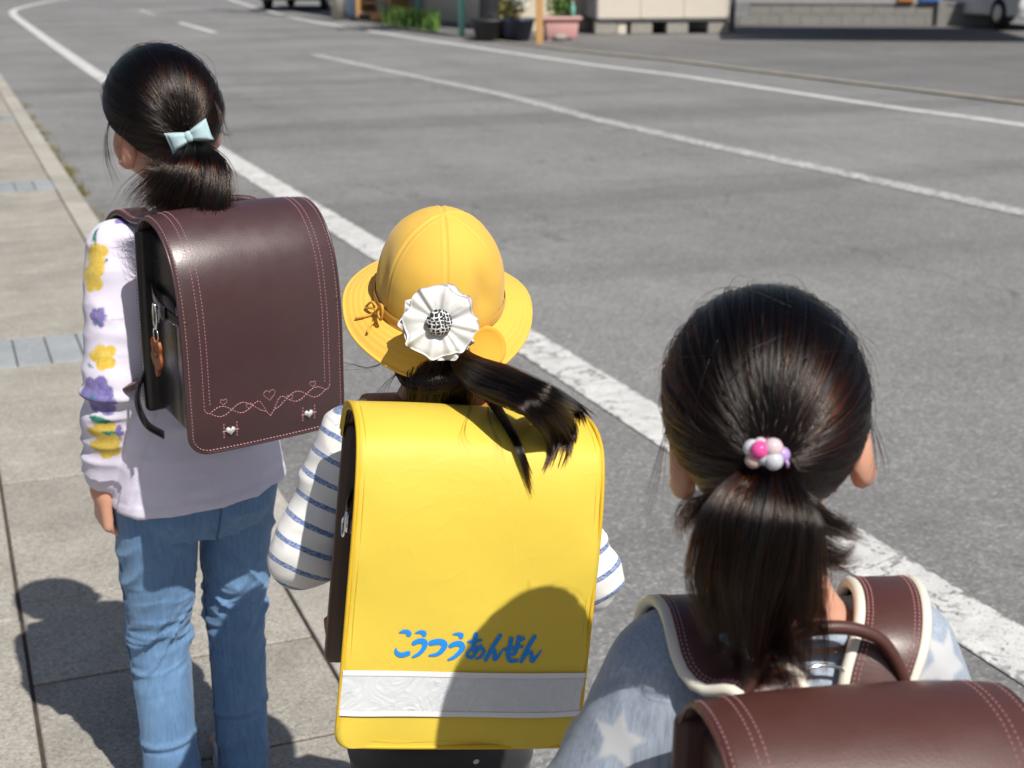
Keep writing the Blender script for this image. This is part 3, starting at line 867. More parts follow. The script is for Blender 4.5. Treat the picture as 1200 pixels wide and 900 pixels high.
M_BLACKL = leather("black_leather", (0.017, 0.015, 0.017), 0.3)
M_STITCH = plain("pink_thread", (0.54, 0.27, 0.285), 0.7, 0.1, 300, bump=0)
M_STITCH_D = plain("dull_thread", (0.25, 0.10, 0.10), 0.7, 0.1, 300, bump=0)
M_LINING = plain("magenta_lining", (0.22, 0.035, 0.10), 0.6, 0.1, 60)
M_CHROME = plain("chrome", (0.8, 0.8, 0.8), 0.15, 0.02, 30, metal=1.0, bump=0)
M_PEARL = plain("pearl_silver", (0.78, 0.80, 0.74), 0.22, 0.03, 30, metal=0.55, bump=0, coat=.5)
M_CREAML = plain("cream_leather", (0.72, 0.68, 0.58), 0.45, 0.05, 60)
M_CHARM = leather("orange_leather", (0.30, 0.085, 0.018), 0.5, 0.0)

class Flap:
    """the flap sheet: (x across, s along from the back over the top down the outer face) -> point in bag frame"""
    def __init__(s, W, H, D, drop=0.0, bulge=0.006, top=0.022, grow=0.0, prof=None):
        P = prof or [(0.006, H - .022), (0.014, H - .002), (0.036, H + top * .8), (0.068, H + top), (0.102, H + top * .65), (0.131, H - .008), (0.151, H - .038), (0.164, H - .080), (0.172, H - .135), (0.176, H - .21), (0.178, drop + .04), (0.176, drop)]
        k = D / 0.178
        P = [(y * k + (grow if i > 2 else 0), z + (grow if i in (2, 3, 4, 5, 6) else 0)) for i, (y, z) in enumerate(P)]
        s.P = spline(P, 400); d = np.linalg.norm(np.diff(s.P, axis=0), axis=1)
        s.L = np.concatenate([[0], np.cumsum(d)]); s.S = s.L[-1]; s.W = W; s.bulge = bulge
        T = np.gradient(s.P, axis=0); T /= np.linalg.norm(T, axis=1)[:, None]; s.N = np.stack([-T[:, 1], T[:, 0]], 1) * -1
        if s.N[200][0] < 0: s.N = -s.N
    def hw(s, sv, rc=0.03):
        d = np.clip(rc - (s.S - sv), 0, rc)
        return s.W / 2 - (rc - np.sqrt(rc * rc - d * d))
    def pt(s, x, sv, off=0.0):
        sv = np.clip(sv, 0, s.S)
        y = np.interp(sv, s.L, s.P[:, 0]); z = np.interp(sv, s.L, s.P[:, 1])
        ny = np.interp(sv, s.L, s.N[:, 0]); nz = np.interp(sv, s.L, s.N[:, 1])
        u = np.clip(np.abs(x) / (s.W / 2), 0, 1.2)
        o = off - s.bulge * u ** 3.0
        return np.stack([x + 0 * sv, y + ny * o, z + nz * o], -1)
    def sheet(s, name, mat, parent, nx=28, ns=90, th=0.0035, rc=0.03, s0=0.0, wob=None):
        sv = np.concatenate([np.linspace(s0, s.S - rc, ns - 12), s.S - rc + rc * np.sin(np.linspace(0, math.pi / 2, 13)[1:])])
        u = np.linspace(-1, 1, nx)
        V = []
        for side in (th, 0.0):
            for a in sv:
                x = u * s.hw(a, rc)
                o = side + (wob(x, a) if wob else 0)
                V.append(s.pt(x, np.full(nx, a), o))
        V = np.concatenate(V); n1 = nx * ns
        f1 = grid_faces(nx, ns); F = f1 + [[i + n1 for i in q[::-1]] for q in f1]
        rim = [i for i in range(nx)] + [j * nx + nx - 1 for j in range(1, ns)] + [(ns - 1) * nx + i for i in range(nx - 2, -1, -1)] + [j * nx for j in range(ns - 2, 0, -1)]
        m = len(rim)
        F += [[rim[k], rim[k] + n1, rim[(k + 1) % m] + n1, rim[(k + 1) % m]] for k in range(m)]
        return mesh_obj(name, V, F, mat, parent, True, True)
    def rim_path(s, inset=0.0, rc=0.03, s0=0.0, n=60):
        """(x, s) along the flap edge, left top -> bottom -> right top"""
        r2 = max(rc - inset, 0.004); xs, ss = [], []
        L = np.linspace(s0, s.S - rc, n)
        xs += [-(s.W / 2 - inset)] * n; ss += list(L)
        for a in np.linspace(0, math.pi / 2, 12)[1:]:
            xs.append(-(s.W / 2 - rc) - r2 * math.cos(a)); ss.append(s.S - rc + r2 * math.sin(a))
        for x in np.linspace(-(s.W / 2 - rc), s.W / 2 - rc, n)[1:]:
            xs.append(x); ss.append(s.S - inset)
        for a in np.linspace(math.pi / 2, 0, 12)[1:]:
            xs.append((s.W / 2 - rc) + r2 * math.cos(a)); ss.append(s.S - rc + r2 * math.sin(a))
        xs += [s.W / 2 - inset] * (n - 1); ss += list(L[::-1][1:])
        return np.array(xs), np.array(ss)

def dashes(mb, P, Nn, dash=0.0033, gap=0.0017, w=0.0011, h=0.0009):
    """stitches along polyline P with surface normals Nn"""
    d = np.concatenate([[0], np.cumsum(np.linalg.norm(np.diff(P, axis=0), axis=1))])
    k = 0.0
    while k + dash < d[-1]:
        a = np.array([np.interp(k, d, P[:, i]) for i in range(3)]); b = np.array([np.interp(k + dash, d, P[:, i]) for i in range(3)])
        n = nrm([np.interp(k, d, Nn[:, i]) for i in range(3)])
        t = nrm(b - a); q = np.cross(n, t) * w / 2
        c0, c1 = a + (b - a) * .22, a + (b - a) * .78
        mb.add([a, c0 + q, c1 + q, b, c1 - q, c0 - q, c0 + n * h, c1 + n * h], [[0, 6, 1], [1, 6, 7, 2], [2, 7, 3], [3, 7, 4], [4, 7, 6, 5], [5, 6, 0]])
        k += dash + gap
    return mb

def flap_stitch(fl, mb, xs, ss, off=0.0036, **kw):
    xs, ss = np.array(xs), np.array(ss)
    P = fl.pt(xs, ss, off); N = fl.pt(xs, ss, off + .004) - P
    dashes(mb, P, N, **kw)

def heart_pts(n=28, s=1.0):
    t = np.linspace(0, 2 * math.pi, n)
    return s * np.stack([16 * np.sin(t) ** 3, 13 * np.cos(t) - 5 * np.cos(2 * t) - 2 * np.cos(3 * t) - np.cos(4 * t)], 1) / 17.0

def backpack(M, W, H, D, lm, label, motif=False, stitch=None, pink=False, flapmat=None, straps=None, strap_edge=None, side_ring=True, flap_kw={}, arch=.042, strap_mat=None):
    o = empty("school_backpack", M=M, label=label, cat="backpack", group="leather school backpacks")
    fl = Flap(W, H, D, **flap_kw)
    MB().rbox((0, 0.010, H / 2 - .002), (W + .006, 0.020, H - .010), .009, 3).obj("back_panel", lm if not pink else M_BLACKL, o, True, True)
    MB().rbox((0, 0.066, H / 2 + .0), (W - .030, 0.105, H - .020), .014, 3).obj("main_compartment", M_BLACKL if pink else lm, o, True, True)
    MB().rbox((0, D - .052, H / 2 - .035), (W - .026, 0.050, H - .095), .014, 3).obj("front_pocket", M_BLACKL if pink else lm, o, True, True)
    if pink:
        for s in (-1, 1):
            MB().rbox((s * (W / 2 - .0128), D - .0235, H * .36), (0.004, 0.010, H * .42), .0015, 1).obj("lining_edge", M_LINING, o, True, True)
    f = fl.sheet("flap", flapmat or lm, o)
    xs, ss = fl.rim_path(0.0008)
    MB().tube(fl.pt(xs, ss, .0018)[::2], 0.0024, 6).obj("edge_binding", lm, f, True, True)
    if stitch:
        mb = MB(); hw, S = W / 2, fl.S
        xs, ss = fl.rim_path(0.0055); flap_stitch(fl, mb, xs, ss)
        if motif:
            for ins in (0.0235, 0.0315):
                sv = np.linspace(0.01, S - .070 - (.0 if ins > .03 else -.004), 80)
                for s in (-1, 1): flap_stitch(fl, mb, s * (hw - ins) + 0 * sv, sv)
            # braided motif: two waves crossing, dipping to a point in the middle
            x0 = hw - .0315
            x = np.linspace(-x0, x0, 120); u = np.abs(x) / x0
            dip = .022 * np.clip(1 - u / .24, 0, 1) ** 1.6
            for ph in (0, math.pi):
                wv = .0075 * np.sin(2 * math.pi * (u - .30) * 1.42 + ph) * np.clip((u - .06) / .12, 0, 1)
                xx, s_ = x, S - .062 + wv + dip
                if ph:   # outer wave starts from the outermost line
                    xx = np.concatenate([[-(hw - .0235), -(hw - .026)], x, [hw - .026, hw - .0235]]); s_ = np.concatenate([[S - .068, S - .063], s_, [S - .063, S - .068]])
                flap_stitch(fl, mb, xx, s_, dash=.0030, gap=.0012)
            for hx, hs, sz in ((0, S - .073, .0095), (-.068, S - .0755, .0055), (-.031, S - .0625, .0052), (.031, S - .0625, .0052), (.068, S - .0755, .0055)):
                q = heart_pts(30, sz); flap_stitch(fl, mb, hx + q[:, 0], hs - q[:, 1], dash=.0022, gap=.0008, w=.0009)
            for s in (-1, 1):
                for dx in (-.0095, .0095):
                    flap_stitch(fl, mb, np.full(8, s * .060 + dx), np.linspace(S - .043, S - .019, 8), dash=.0036, gap=.0012, w=.0014)
                    flap_stitch(fl, mb, s * .060 + dx + np.array([-.003, .003]), np.full(2, S - .031), dash=.0055, gap=.002)
        else:
            for ins in (0.0235, 0.030):
                sv = np.linspace(0.01, S - .05, 80)
                for s in (-1, 1): flap_stitch(fl, mb, s * (hw - ins) + 0 * sv, sv)
        mb.obj("stitching", stitch, f, False, True)["kind"] = "stuff"
        if motif:
            for s in (-1, 1):   # pearly heart rivets
                q = heart_pts(29, .0078)[:-1]; V, F = [], []
                c = np.array([s * .060, fl.S - .031])
                for k, hgt in ((1.0, .0036), (.95, .0052), (.6, .0068), (.2, .0073)):
                    V.append(fl.pt(c[0] + q[:, 0] * k, c[1] - q[:, 1] * k, hgt))
                n = len(q); F = grid_faces(n, 4, True) + [[3 * n + i for i in range(n)]]
                mesh_obj("heart_rivet", np.concatenate(V), F, M_PEARL, f, True, True)
    if stitch:
        mb = MB()
        for s in (-1, 1):
            P = np.array([[s * (W / 2 + .0034), .006, z] for z in np.linspace(.02, H - .05, 40)]); dashes(mb, P, np.tile([s, 0, 0.0], (40, 1)))
            P = np.array([[s * (W / 2 - .0165), .035, z] for z in np.linspace(.03, H - .06, 40)]); dashes(mb, P, np.tile([s, 0, 0.0], (40, 1)))
        mb.obj("side_stitching", M_STITCH_D, o, False, True)["kind"] = "stuff"
    # side strap with ring
    if side_ring:
        for s in (-1, 1):
            xb = s * (W / 2 - .011)
            P = spline([(xb, .03, H * .70), (xb + s * .010, .07, H * .675), (xb + s * .010, .12, H * .655), (xb + s * .004, D - .012, H * .645)], 16)
            v, fc = ribbon_geo(P, np.tile([0, 0, 1.0], (16, 1)), .016, .003); MB().add(v, fc).obj("side_strap", M_BLACKL if pink else lm, o, True, True)
            v, fc = rounded_box((.004, .020, .022), .0015, 1); MB().add(v + np.array([xb + s * .014, .105, H * .66]), fc).obj("strap_keeper", M_CHROME if not pink else M_BLACKL, o, True, True)
            th = np.linspace(0, 2 * math.pi, 22); MB().tube([(xb + s * .013, .078 + .011 * math.cos(a), H * .655 - .012 + .011 * math.sin(a)) for a in th], .0016, 6, False).obj("ring", M_CHROME, o, True, True)
    # carrying handle on the back edge
    hp = spline([(-.066, .004, H - .012), (-.064, .002, H + .006), (-.042, -.002, H + arch * .78), (0, -.003, H + arch), (.042, -.002, H + arch * .78), (.064, .002, H + .006), (.066, .004, H - .012)], 36)
    MB().tube(hp, np.interp(np.linspace(-1, 1, 36), [-1, -.6, 0, .6, 1], [.0048, .0052, .0056, .0052, .0048]), 10).obj("carry_handle", lm, o, True, True)
    for s in (-1, 1):
        MB().rbox((s * .058, -.002, H - .012), (.022, .010, .026), .004, 2).obj("handle_tab", lm, o, True, True)
        v, fc = ball_geo((.0062, .0045, .0062), 12, 8); MB().add(v + np.array([s * .058, -.008, H - .010]), fc).obj("rivet", M_CHROME, o, True, True)
        v, fc = ball_geo((.0055, .004, .0055), 12, 8); MB().add(v + np.array([s * .032, -.006, H + .002]), fc).obj("rivet", M_CHROME, o, True, True)
    th = np.linspace(0, 2 * math.pi, 26); MB().tube([(.022 * math.cos(a), -.008, H + .004 + .012 * math.sin(a)) for a in th], .0016, 6, False).obj("d_ring", M_CHROME, o, True, True)
    # shoulder straps, given as world points (bag anchor -> over the shoulder -> down the chest -> back to the bag foot)
    for pts, wd, w in (straps or []):
        P = spline(pts, 60); 
        wds = np.array([[np.interp(i / 59, np.linspace(0, 1, len(wd)), np.array(wd)[:, k]) for k in range(3)] for i in range(60)])
        tp = np.interp(np.linspace(0, 1, 60), [0, .55, .72, 1], [1, 1, .5, .45]); v, fc = ribbon_geo(P, wds, w, .009, tp)
        st = MB().add(v, fc).obj("shoulder_strap", strap_mat or lm, o, True)
        T = np.gradient(P, axis=0); T /= np.linalg.norm(T, axis=1)[:, None]
        wds = wds - T * np.sum(wds * T, axis=1)[:, None]; wds /= np.linalg.norm(wds, axis=1)[:, None]; Nn = np.cross(T, wds)
        cen = P[20:40].mean(0); 
        if np.dot(Nn[25], P[25] - np.array([P[25][0], P[25][1], P[25][2] - .1])) < 0: Nn = -Nn
        if strap_edge is not None:
            for s in (-1, 1):
                MB().tube((P + wds * s * (w / 2 + .0005) * tp[:, None])[:38], .0052, 8).obj("strap_piping", strap_edge, st, True)
        if stitch:
            mb = MB()
            for q in (-.40, -.33, .33, .40): dashes(mb, (P + wds * q * w + Nn * .0046)[:33], Nn[:33], dash=.0028, gap=.0012)
            mb.obj("strap_stitching", stitch, st, False)["kind"] = "stuff"
    return o, fl

def bag_matrix(origin, heading, lean, roll):
    """bag frame: x = wearer's left, y = outwards (behind the wearer), z up"""
    f = np.array([math.sin(heading), math.cos(heading), 0]); r = np.array([math.cos(heading), -math.sin(heading), 0])
    base = np.stack([-r, -f, UP], 1)            # columns: wearer's left, back, up
    cl, sl = math.cos(lean), math.sin(lean)     # lean > 0: top tips towards the wearer
    Rl = np.array([[1, 0, 0], [0, cl, -sl], [0, sl, cl]])
    cr, sr = math.cos(roll), math.sin(roll)     # roll > 0: wearer's right side up
    Rr = np.array([[cr, 0, sr], [0, 1, 0], [-sr, 0, cr]])
    Mm = base @ Rr @ Rl
    M4 = Matrix.Identity(4)
    for a in range(3):
        for b in range(3): M4[a][b] = Mm[a, b]
        M4[a][3] = origin[a]
    return M4
def mpt(M, p): return np.array(M @ Vector(p))
# ------------------------------------------------------------------ people
from mathutils.bvhtree import BVHTree
t = NT("skin"); co_ = t.co()
t.set(Base_Color=t.mix(t.noise(45, 5, .65, co_), (0.52, 0.255, 0.17), (0.65, 0.37, 0.27)), Roughness=0.5)
t.b.inputs['Subsurface Weight'].default_value = 0.6; t.b.inputs['Subsurface Radius'].default_value = (1.0, 0.35, 0.2); t.b.inputs['Subsurface Scale'].default_value = 0.010
t.bump(t.noise(600, 3, .6, co_), 0.08, 0.001); M_SKIN = t.m
M_EYE = plain("eye_white", (0.75, 0.73, 0.70), 0.15, 0.03, 40, bump=0)
M_IRIS = plain("iris_brown", (0.03, 0.015, 0.01), 0.1, 0.1, 40, bump=0)
M_LIP = plain("lip", (0.50, 0.20, 0.17), 0.4, 0.08, 40)

def hair_material(name, melanin, red, rough=0.22):
    m = bpy.data.materials.new(name); m.use_nodes = True; nt = m.node_tree
    nt.nodes.remove(nt.nodes["Principled BSDF"])
    h = nt.nodes.new("ShaderNodeBsdfHairPrincipled"); h.model = 'CHIANG'; h.parametrization = 'MELANIN'
    h.inputs['Melanin'].default_value = melanin; h.inputs['Melanin Redness'].default_value = red
    h.inputs['Roughness'].default_value = rough; h.inputs['Radial Roughness'].default_value = 0.35
    h.inputs['Random Color'].default_value = 0.32; h.inputs['Random Roughness'].default_value = 0.3
    nt.links.new(h.outputs[0], nt.nodes["Material Output"].inputs[0])
    return m
M_HAIR = hair_material("black_brown_hair", 0.88, 0.38, 0.21)
M_SCALP = plain("hair_base", (0.016, 0.011, 0.009), 0.55, 0.3, 60)

def strands(name, P, rad, parent, tip=0.12, mat=None):
    """P: (n, m, 3) world points -> hair curves under parent"""
    n, m = P.shape[:2]
    Mi = np.array(rootmat(parent).inverted()); P = P.reshape(-1, 3) @ Mi[:3, :3].T + Mi[:3, 3]
    c = bpy.data.hair_curves.new(name); c.add_curves([m] * n)
    c.attributes['position'].data.foreach_set('vector', P.astype(np.float32).ravel()) if 'position' in c.attributes else c.position_data.foreach_set('vector', P.astype(np.float32).ravel())
    a = c.attributes.get('radius') or c.attributes.new('radius', 'FLOAT', 'POINT')
    w = np.linspace(0, 1, m); prof = np.where(w < .6, 1.0, 1 - (1 - tip) * (w - .6) / .4)
    rr = (np.random.default_rng(n).uniform(.7, 1.25, (n, 1)) * prof[None, :] * rad).astype(np.float32)
    a.data.foreach_set('value', rr.ravel())
    c.materials.append(mat or M_HAIR)
    o = bpy.data.objects.new(name, c); COL.objects.link(o); o.parent = parent
    return o

class Head:
    def __init__(s, c, yaw, pitch, roll, sc=1.0, hair=(0.081, 0.097, 0.093)):
        f = np.array([math.sin(yaw), math.cos(yaw), 0]); r = np.array([math.cos(yaw), -math.sin(yaw), 0])
        f2 = f * math.cos(pitch) - UP * math.sin(pitch); u2 = np.cross(r, f2)
        r3 = r * math.cos(roll) + u2 * math.sin(roll); u3 = np.cross(r3, f2)      # roll > 0: right side up
        s.c = np.array(c); s.R = np.stack([r3, f2, u3], 1); s.s = sc; s.hr = np.array(hair) * sc; s.hc = np.array([0, -.004, .008]) * sc
    def w(s, p): return s.c + s.R @ (np.array(p) * s.s)
    def prims(s, S):
        E = lambda p, r, k=.012, op='add': S.ell(s.w(p), np.array(r) * s.s, s.R, k, op)
        E((0, -.004, .010), (.073, .088, .084), .01); E((0, .03, -.05), (.056, .055, .052), .025); E((0, .055, -.085), (.026, .026, .022), .02)
        E((-.038, .05, -.045), (.024, .026, .026), .02); E((.038, .05, -.045), (.024, .026, .026), .02)
        E((0, .086, -.035), (.010, .013, .010), .008); E((0, .082, -.02), (.006, .008, .02), .01)
        for q in (-1, 1):
            E((q * .030, .084, -.010), (.0145, .010, .0062), .006, 'sub')
            # ear: rounded shell with a hollow
            Rm = s.R @ np.array(Matrix.Rotation(q * R(-30), 3, 'Z')) @ np.array(Matrix.Rotation(R(12), 3, 'X'))
            S.ell(s.w((q * .0735, -.012, -.037)), np.array((.0095, .020, .029)) * s.s, Rm, .005)
            S.ell(s.w((q * .070, -.006, -.056)), np.array((.007, .011, .013)) * s.s, Rm, .006)
            S.ell(s.w((q * .0835, -.004, -.035)), np.array((.007, .011, .019)) * s.s, Rm, .004, 'sub')
        E((0, .088, -.058), (.020, .006, .0022), .003, 'sub')
    def face(s, root):
        for q in (-1, 1):
            e = MB().ball(s.w((q * .030, .0655, -.010)), .0125 * s.s, 16, 10).obj("eye", M_EYE, root)
            MB().ball(s.w((q * .030, .0738, -.010)), np.array((.0066, .0048, .0066)) * s.s, 12, 8, s.R).obj("iris", M_IRIS, e)
            MB().tube(spline([s.w((q * x, y, z)) for x, y, z in ((.014, .084, .012), (.03, .083, .017), (.046, .074, .013))], 10), [.0012, .002, .0024, .0026, .0026, .0025, .0022, .002, .0015, .0008], 6).obj("eyebrow", M_SCALP, root)
        MB().tube(spline([s.w(p) for p in ((-.017, .082, -.058), (-.006, .088, -.056), (0, .0885, -.057), (.006, .088, -.056), (.017, .082, -.058))], 13), np.interp(np.linspace(-1, 1, 13), [-1, 0, 1], [.001, .0038, .001]), 8).obj("lips", M_LIP, root)
    # hair surface -------------------------------------------------
    def surf(s, u, lift=0.0):
        lift = np.asarray(lift)
        return (s.c + ((s.hc + u * s.hr * (1 + lift[..., None])) @ s.R.T))
    @staticmethod
    def zmin(u):
        az = np.degrees(np.arctan2(u[..., 1], np.abs(u[..., 0]) + 1e-9))
        return np.interp(az, [-90, -35, -12, 8, 30, 90], [-.80, -.72, -.36, -.12, .22, .48])
    def cap(s, root, lift=-.02):
        na, nt = 72, 26; V = []
        for j in range(nt):
            for i in range(na):
                a = 2 * math.pi * i / na; b = np.array([math.cos(a), math.sin(a), 0])
                # polar angle limit where z = zmin
                zm = s.zmin(b[None])[0]; th = math.acos(zm) * (j / (nt - 2)) if j < nt - 1 else math.acos(zm)
                u = np.array([math.sin(th) * b[0], math.sin(th) * b[1], math.cos(th)])
                V.append(s.surf(u, lift if j < nt - 1 else -.14))
        F = grid_faces(na, nt, True); F = [q[::-1] for q in F]
        return mesh_obj("hair", np.array(V), F, M_SCALP, root)
    def comb(s, tie, n, m=14, seed=1, eps=.13, lift0=.0, lift1=.05, loose=.02, filt=None):
        """strands from the scalp swept back to the tie point"""
        g = np.random.default_rng(seed)
        u = g.normal(size=(n * 4, 3)); u /= np.linalg.norm(u, axis=1)[:, None]
        u = u[u[:, 2] > s.zmin(u)]
        if filt is not None: u = u[filt(u)]
        u = u[:n]
        tl = nrm(((np.array(tie) - s.c) @ s.R - s.hc) / s.hr)
        ang = np.arccos(np.clip(u @ tl, -1, 1)); keep = ang > eps * 1.3; u, ang = u[keep], ang[keep]
        ax = u - (u @ tl)[:, None] * tl; ax /= np.linalg.norm(ax, axis=1)[:, None]
        w = np.linspace(0, 1, m)
        a = ang[:, None] * (1 - w) + eps * w
        D = np.cos(a)[..., None] * tl + np.sin(a)[..., None] * ax[:, None, :]
        # uneven flow: locks drift sideways
        side = np.cross(tl, ax)
        dr = (vnoise(u * 3.0, seed) - .5) * .5 + (vnoise(u * 9.0, seed + 1) - .5) * .22 + (vnoise(ax * 22.0, seed + 7) - .5) * .14 + g.normal(size=len(u)) * loose
        D = D + side[:, None, :] * (dr[:, None] * np.sin(math.pi * w) ** 1.2 * np.minimum(ang, 1.3)[:, None] * .5)[..., None]
        D /= np.linalg.norm(D, axis=2)[..., None]
        lk = .5 * vnoise(ax * 8, seed + 3) + .5 * vnoise(ax * 26, seed + 4)
        lift = lift0 + (lift1 - lift0) * (.72 * lk + .28 * g.random(len(u)))[:, None] * (0.35 + .65 * np.sin(math.pi * np.clip(w, 0.02, 1)) ** .6)[None, :]
        lift = lift * (1 - .0 * w) + .035 * np.exp(-((a / .35) ** 2))
        st_ = (g.random(len(u)) > .965)[:, None]; lift = lift + st_ * g.uniform(0, .07, (len(u), 1)) * np.sin(math.pi * w)[None, :]
        # root starts at the scalp
        lift[:, 0] -= .02
        P = s.surf(D, lift)
        return P

def tail(path, rad, n, m=22, seed=2, splay=1.0, frizz=.004, lenvar=.25, flat=None, swirl=0.4, locks=9, bend=0.0, scat=.15, wave=0.0):
    """ponytail: n strands along spline path, rad = radius at evenly spaced stations"""
    g = np.random.default_rng(seed)
    K = 80; C = spline(path, K); T, A, B = frames(C)
    ru = lambda w: np.interp(w, np.linspace(0, 1, len(rad)), rad)
    lk = g.integers(0, locks, n); lth = g.uniform(0, 6.28, locks); lrr = np.sqrt(g.uniform(.05, 1, locks)) * .75
    c2 = np.stack([lrr[lk] * np.cos(lth[lk]), lrr[lk] * np.sin(lth[lk])], 1) + g.normal(size=(n, 2)) * scat
    rr_ = np.linalg.norm(c2, axis=1); c2 /= np.maximum(1, rr_ / 1.05)[:, None]
    end = 1 - lenvar * (.55 * g.random(n) ** 1.5 + .45 * g.random(locks)[lk])
    w = np.linspace(0, 1, m); W = w[None, :] * end[:, None]
    idx = W * (K - 1); i0 = np.clip(idx.astype(int), 0, K - 2); fr = (idx - i0)[..., None]
    c = C[i0] * (1 - fr) + C[i0 + 1] * fr; a = A[i0]; b = B[i0]
    sw = swirl * (g.random(locks)[lk] - .5)[:, None] * W
    ca, sa = np.cos(sw), np.sin(sw)
    x = c2[:, :1] * ca - c2[:, 1:] * sa; y = c2[:, :1] * sa + c2[:, 1:] * ca
    fl = flat if flat is not None else 1.0
    ph = g.uniform(0, 6.28, locks)[lk][:, None] + g.normal(size=(n, 1)) * .3; am = frizz * (0.4 + g.random(locks)[lk])[:, None] * W ** 1.3
    rw = ru(W); wa = wave * g.uniform(.3, 1, locks)[lk][:, None]; wp = g.uniform(0, 6.28, (locks, 2))[lk]; wf = g.uniform(3.5, 6.5, locks)[lk][:, None]
    bd = g.normal(size=(locks, 2))[lk] * bend; bx_ = bd[:, :1] * W ** 2.2; by_ = bd[:, 1:] * W ** 2.2
    bx_ = bx_ + wa * W * np.sin(wf * W + wp[:, :1]); by_ = by_ + wa * W * np.sin(wf * W + wp[:, 1:])
    P = c + a * (x * rw + bx_ + am * np.sin(W * 7 + ph))[..., None] + b * (y * rw * fl + by_ * fl + am * np.cos(W * 6 + ph * 1.7))[..., None]
    return P, C, ru

def tail_core(path, rad, root, k=.72, flat=1.0):
    C = spline(path, 24); r = np.interp(np.linspace(0, 1, 24), np.linspace(0, 1, len(rad)), rad) * k
    r[-3:] *= (.8, .5, .15)
    v, f = tube_geo(C, r, 16, True, flat)
    return MB().add(v, f).obj("ponytail", M_SCALP, root)

def wisps(pts_list, n, spread, seed, m=16):
    g = np.random.default_rng(seed); out = []
    for pts in pts_list:
        C = spline(pts, m)
        for k in range(n):
            d = g.normal(size=3) * spread; e = g.normal(size=3) * spread * 2.2; w = np.linspace(0, 1, m)[:, None]
            out.append(C + d * w ** .5 * .4 + e * w ** 1.5)
    return np.array(out)

def flyaways(hd, n, seed, m=10, amp=.02):
    g = np.random.default_rng(seed); out = []
    while len(out) < n:
        u = nrm(g.normal(size=3))
        if u[2] < hd.zmin(u[None])[0] + .05: continue
        v = nrm(np.cross(u, g.normal(size=3))); L = g.uniform(.5, 1.3); h = g.uniform(.1, 1) ** 2 * amp
        w = np.linspace(0, 1, m)
        D = u[None] * np.cos(w * L)[:, None] + v[None] * np.sin(w * L)[:, None]
        out.append(hd.surf(D, .04 + h / hd.hr.mean() * np.sin(w * math.pi * .8) ** 2))
    return np.array(out)

def hand(S, wrist, d, palm, thumb, curl=.5, L=0.125, spread=1.0):
    """d: pointing direction, palm: palm normal, thumb: towards the thumb side"""
    d = nrm(d); thumb = nrm(np.array(thumb) - d * np.dot(thumb, d)); palm = nrm(np.array(palm) - d * np.dot(palm, d) - thumb * np.dot(palm, thumb))
    w = np.array(wrist); k = L / .125
    S.cone(w - d * .015, w + d * .012 * k, .0185 * k, .019 * k, .01, sq=(palm, .75))
    for q in (-.021, -.007, .007, .021):
        S.cone(w + d * .008 * k + thumb * q * .6 * k, w + d * .055 * k + thumb * q * k, .011 * k, .0098 * k, .008, sq=(palm, .95))
    for q, ln, r in ((.0215, .88, .0074), (.0072, 1.0, .0076), (-.0072, .94, .0072), (-.0208, .74, .0064)):
        p = w + d * .058 * k + thumb * q * k; a = 0.0; seg = (.030, .021, .017)
        for i, sg in enumerate(seg):
            a += curl * (.9, 1.15, .8)[i]
            dd = nrm(d * math.cos(a) + palm * math.sin(a) + thumb * q * 4 * spread * (1 if i == 0 else .3))
            e = p + dd * sg * ln * k
            S.cone(p, e, r * k * (1 - .06 * i), r * k * (.94 - .08 * i), .0022)
            p = e
    p = w + d * .014 * k + thumb * .016 * k
    dd = nrm(d * .75 + thumb * .6 + palm * .35); e = p + dd * .032 * k; S.cone(p, e, .0115 * k, .0085 * k, .006)
    dd = nrm(d * 1.0 + thumb * .05 + palm * (.35 + curl * .4)); e2 = e + dd * .022 * k; S.cone(e, e2, .0085 * k, .0075 * k, .003)
    dd = nrm(d * 1.0 - thumb * .15 + palm * (.4 + curl * .6)); S.cone(e2, e2 + dd * .017 * k, .0075 * k, .0062 * k, .003)

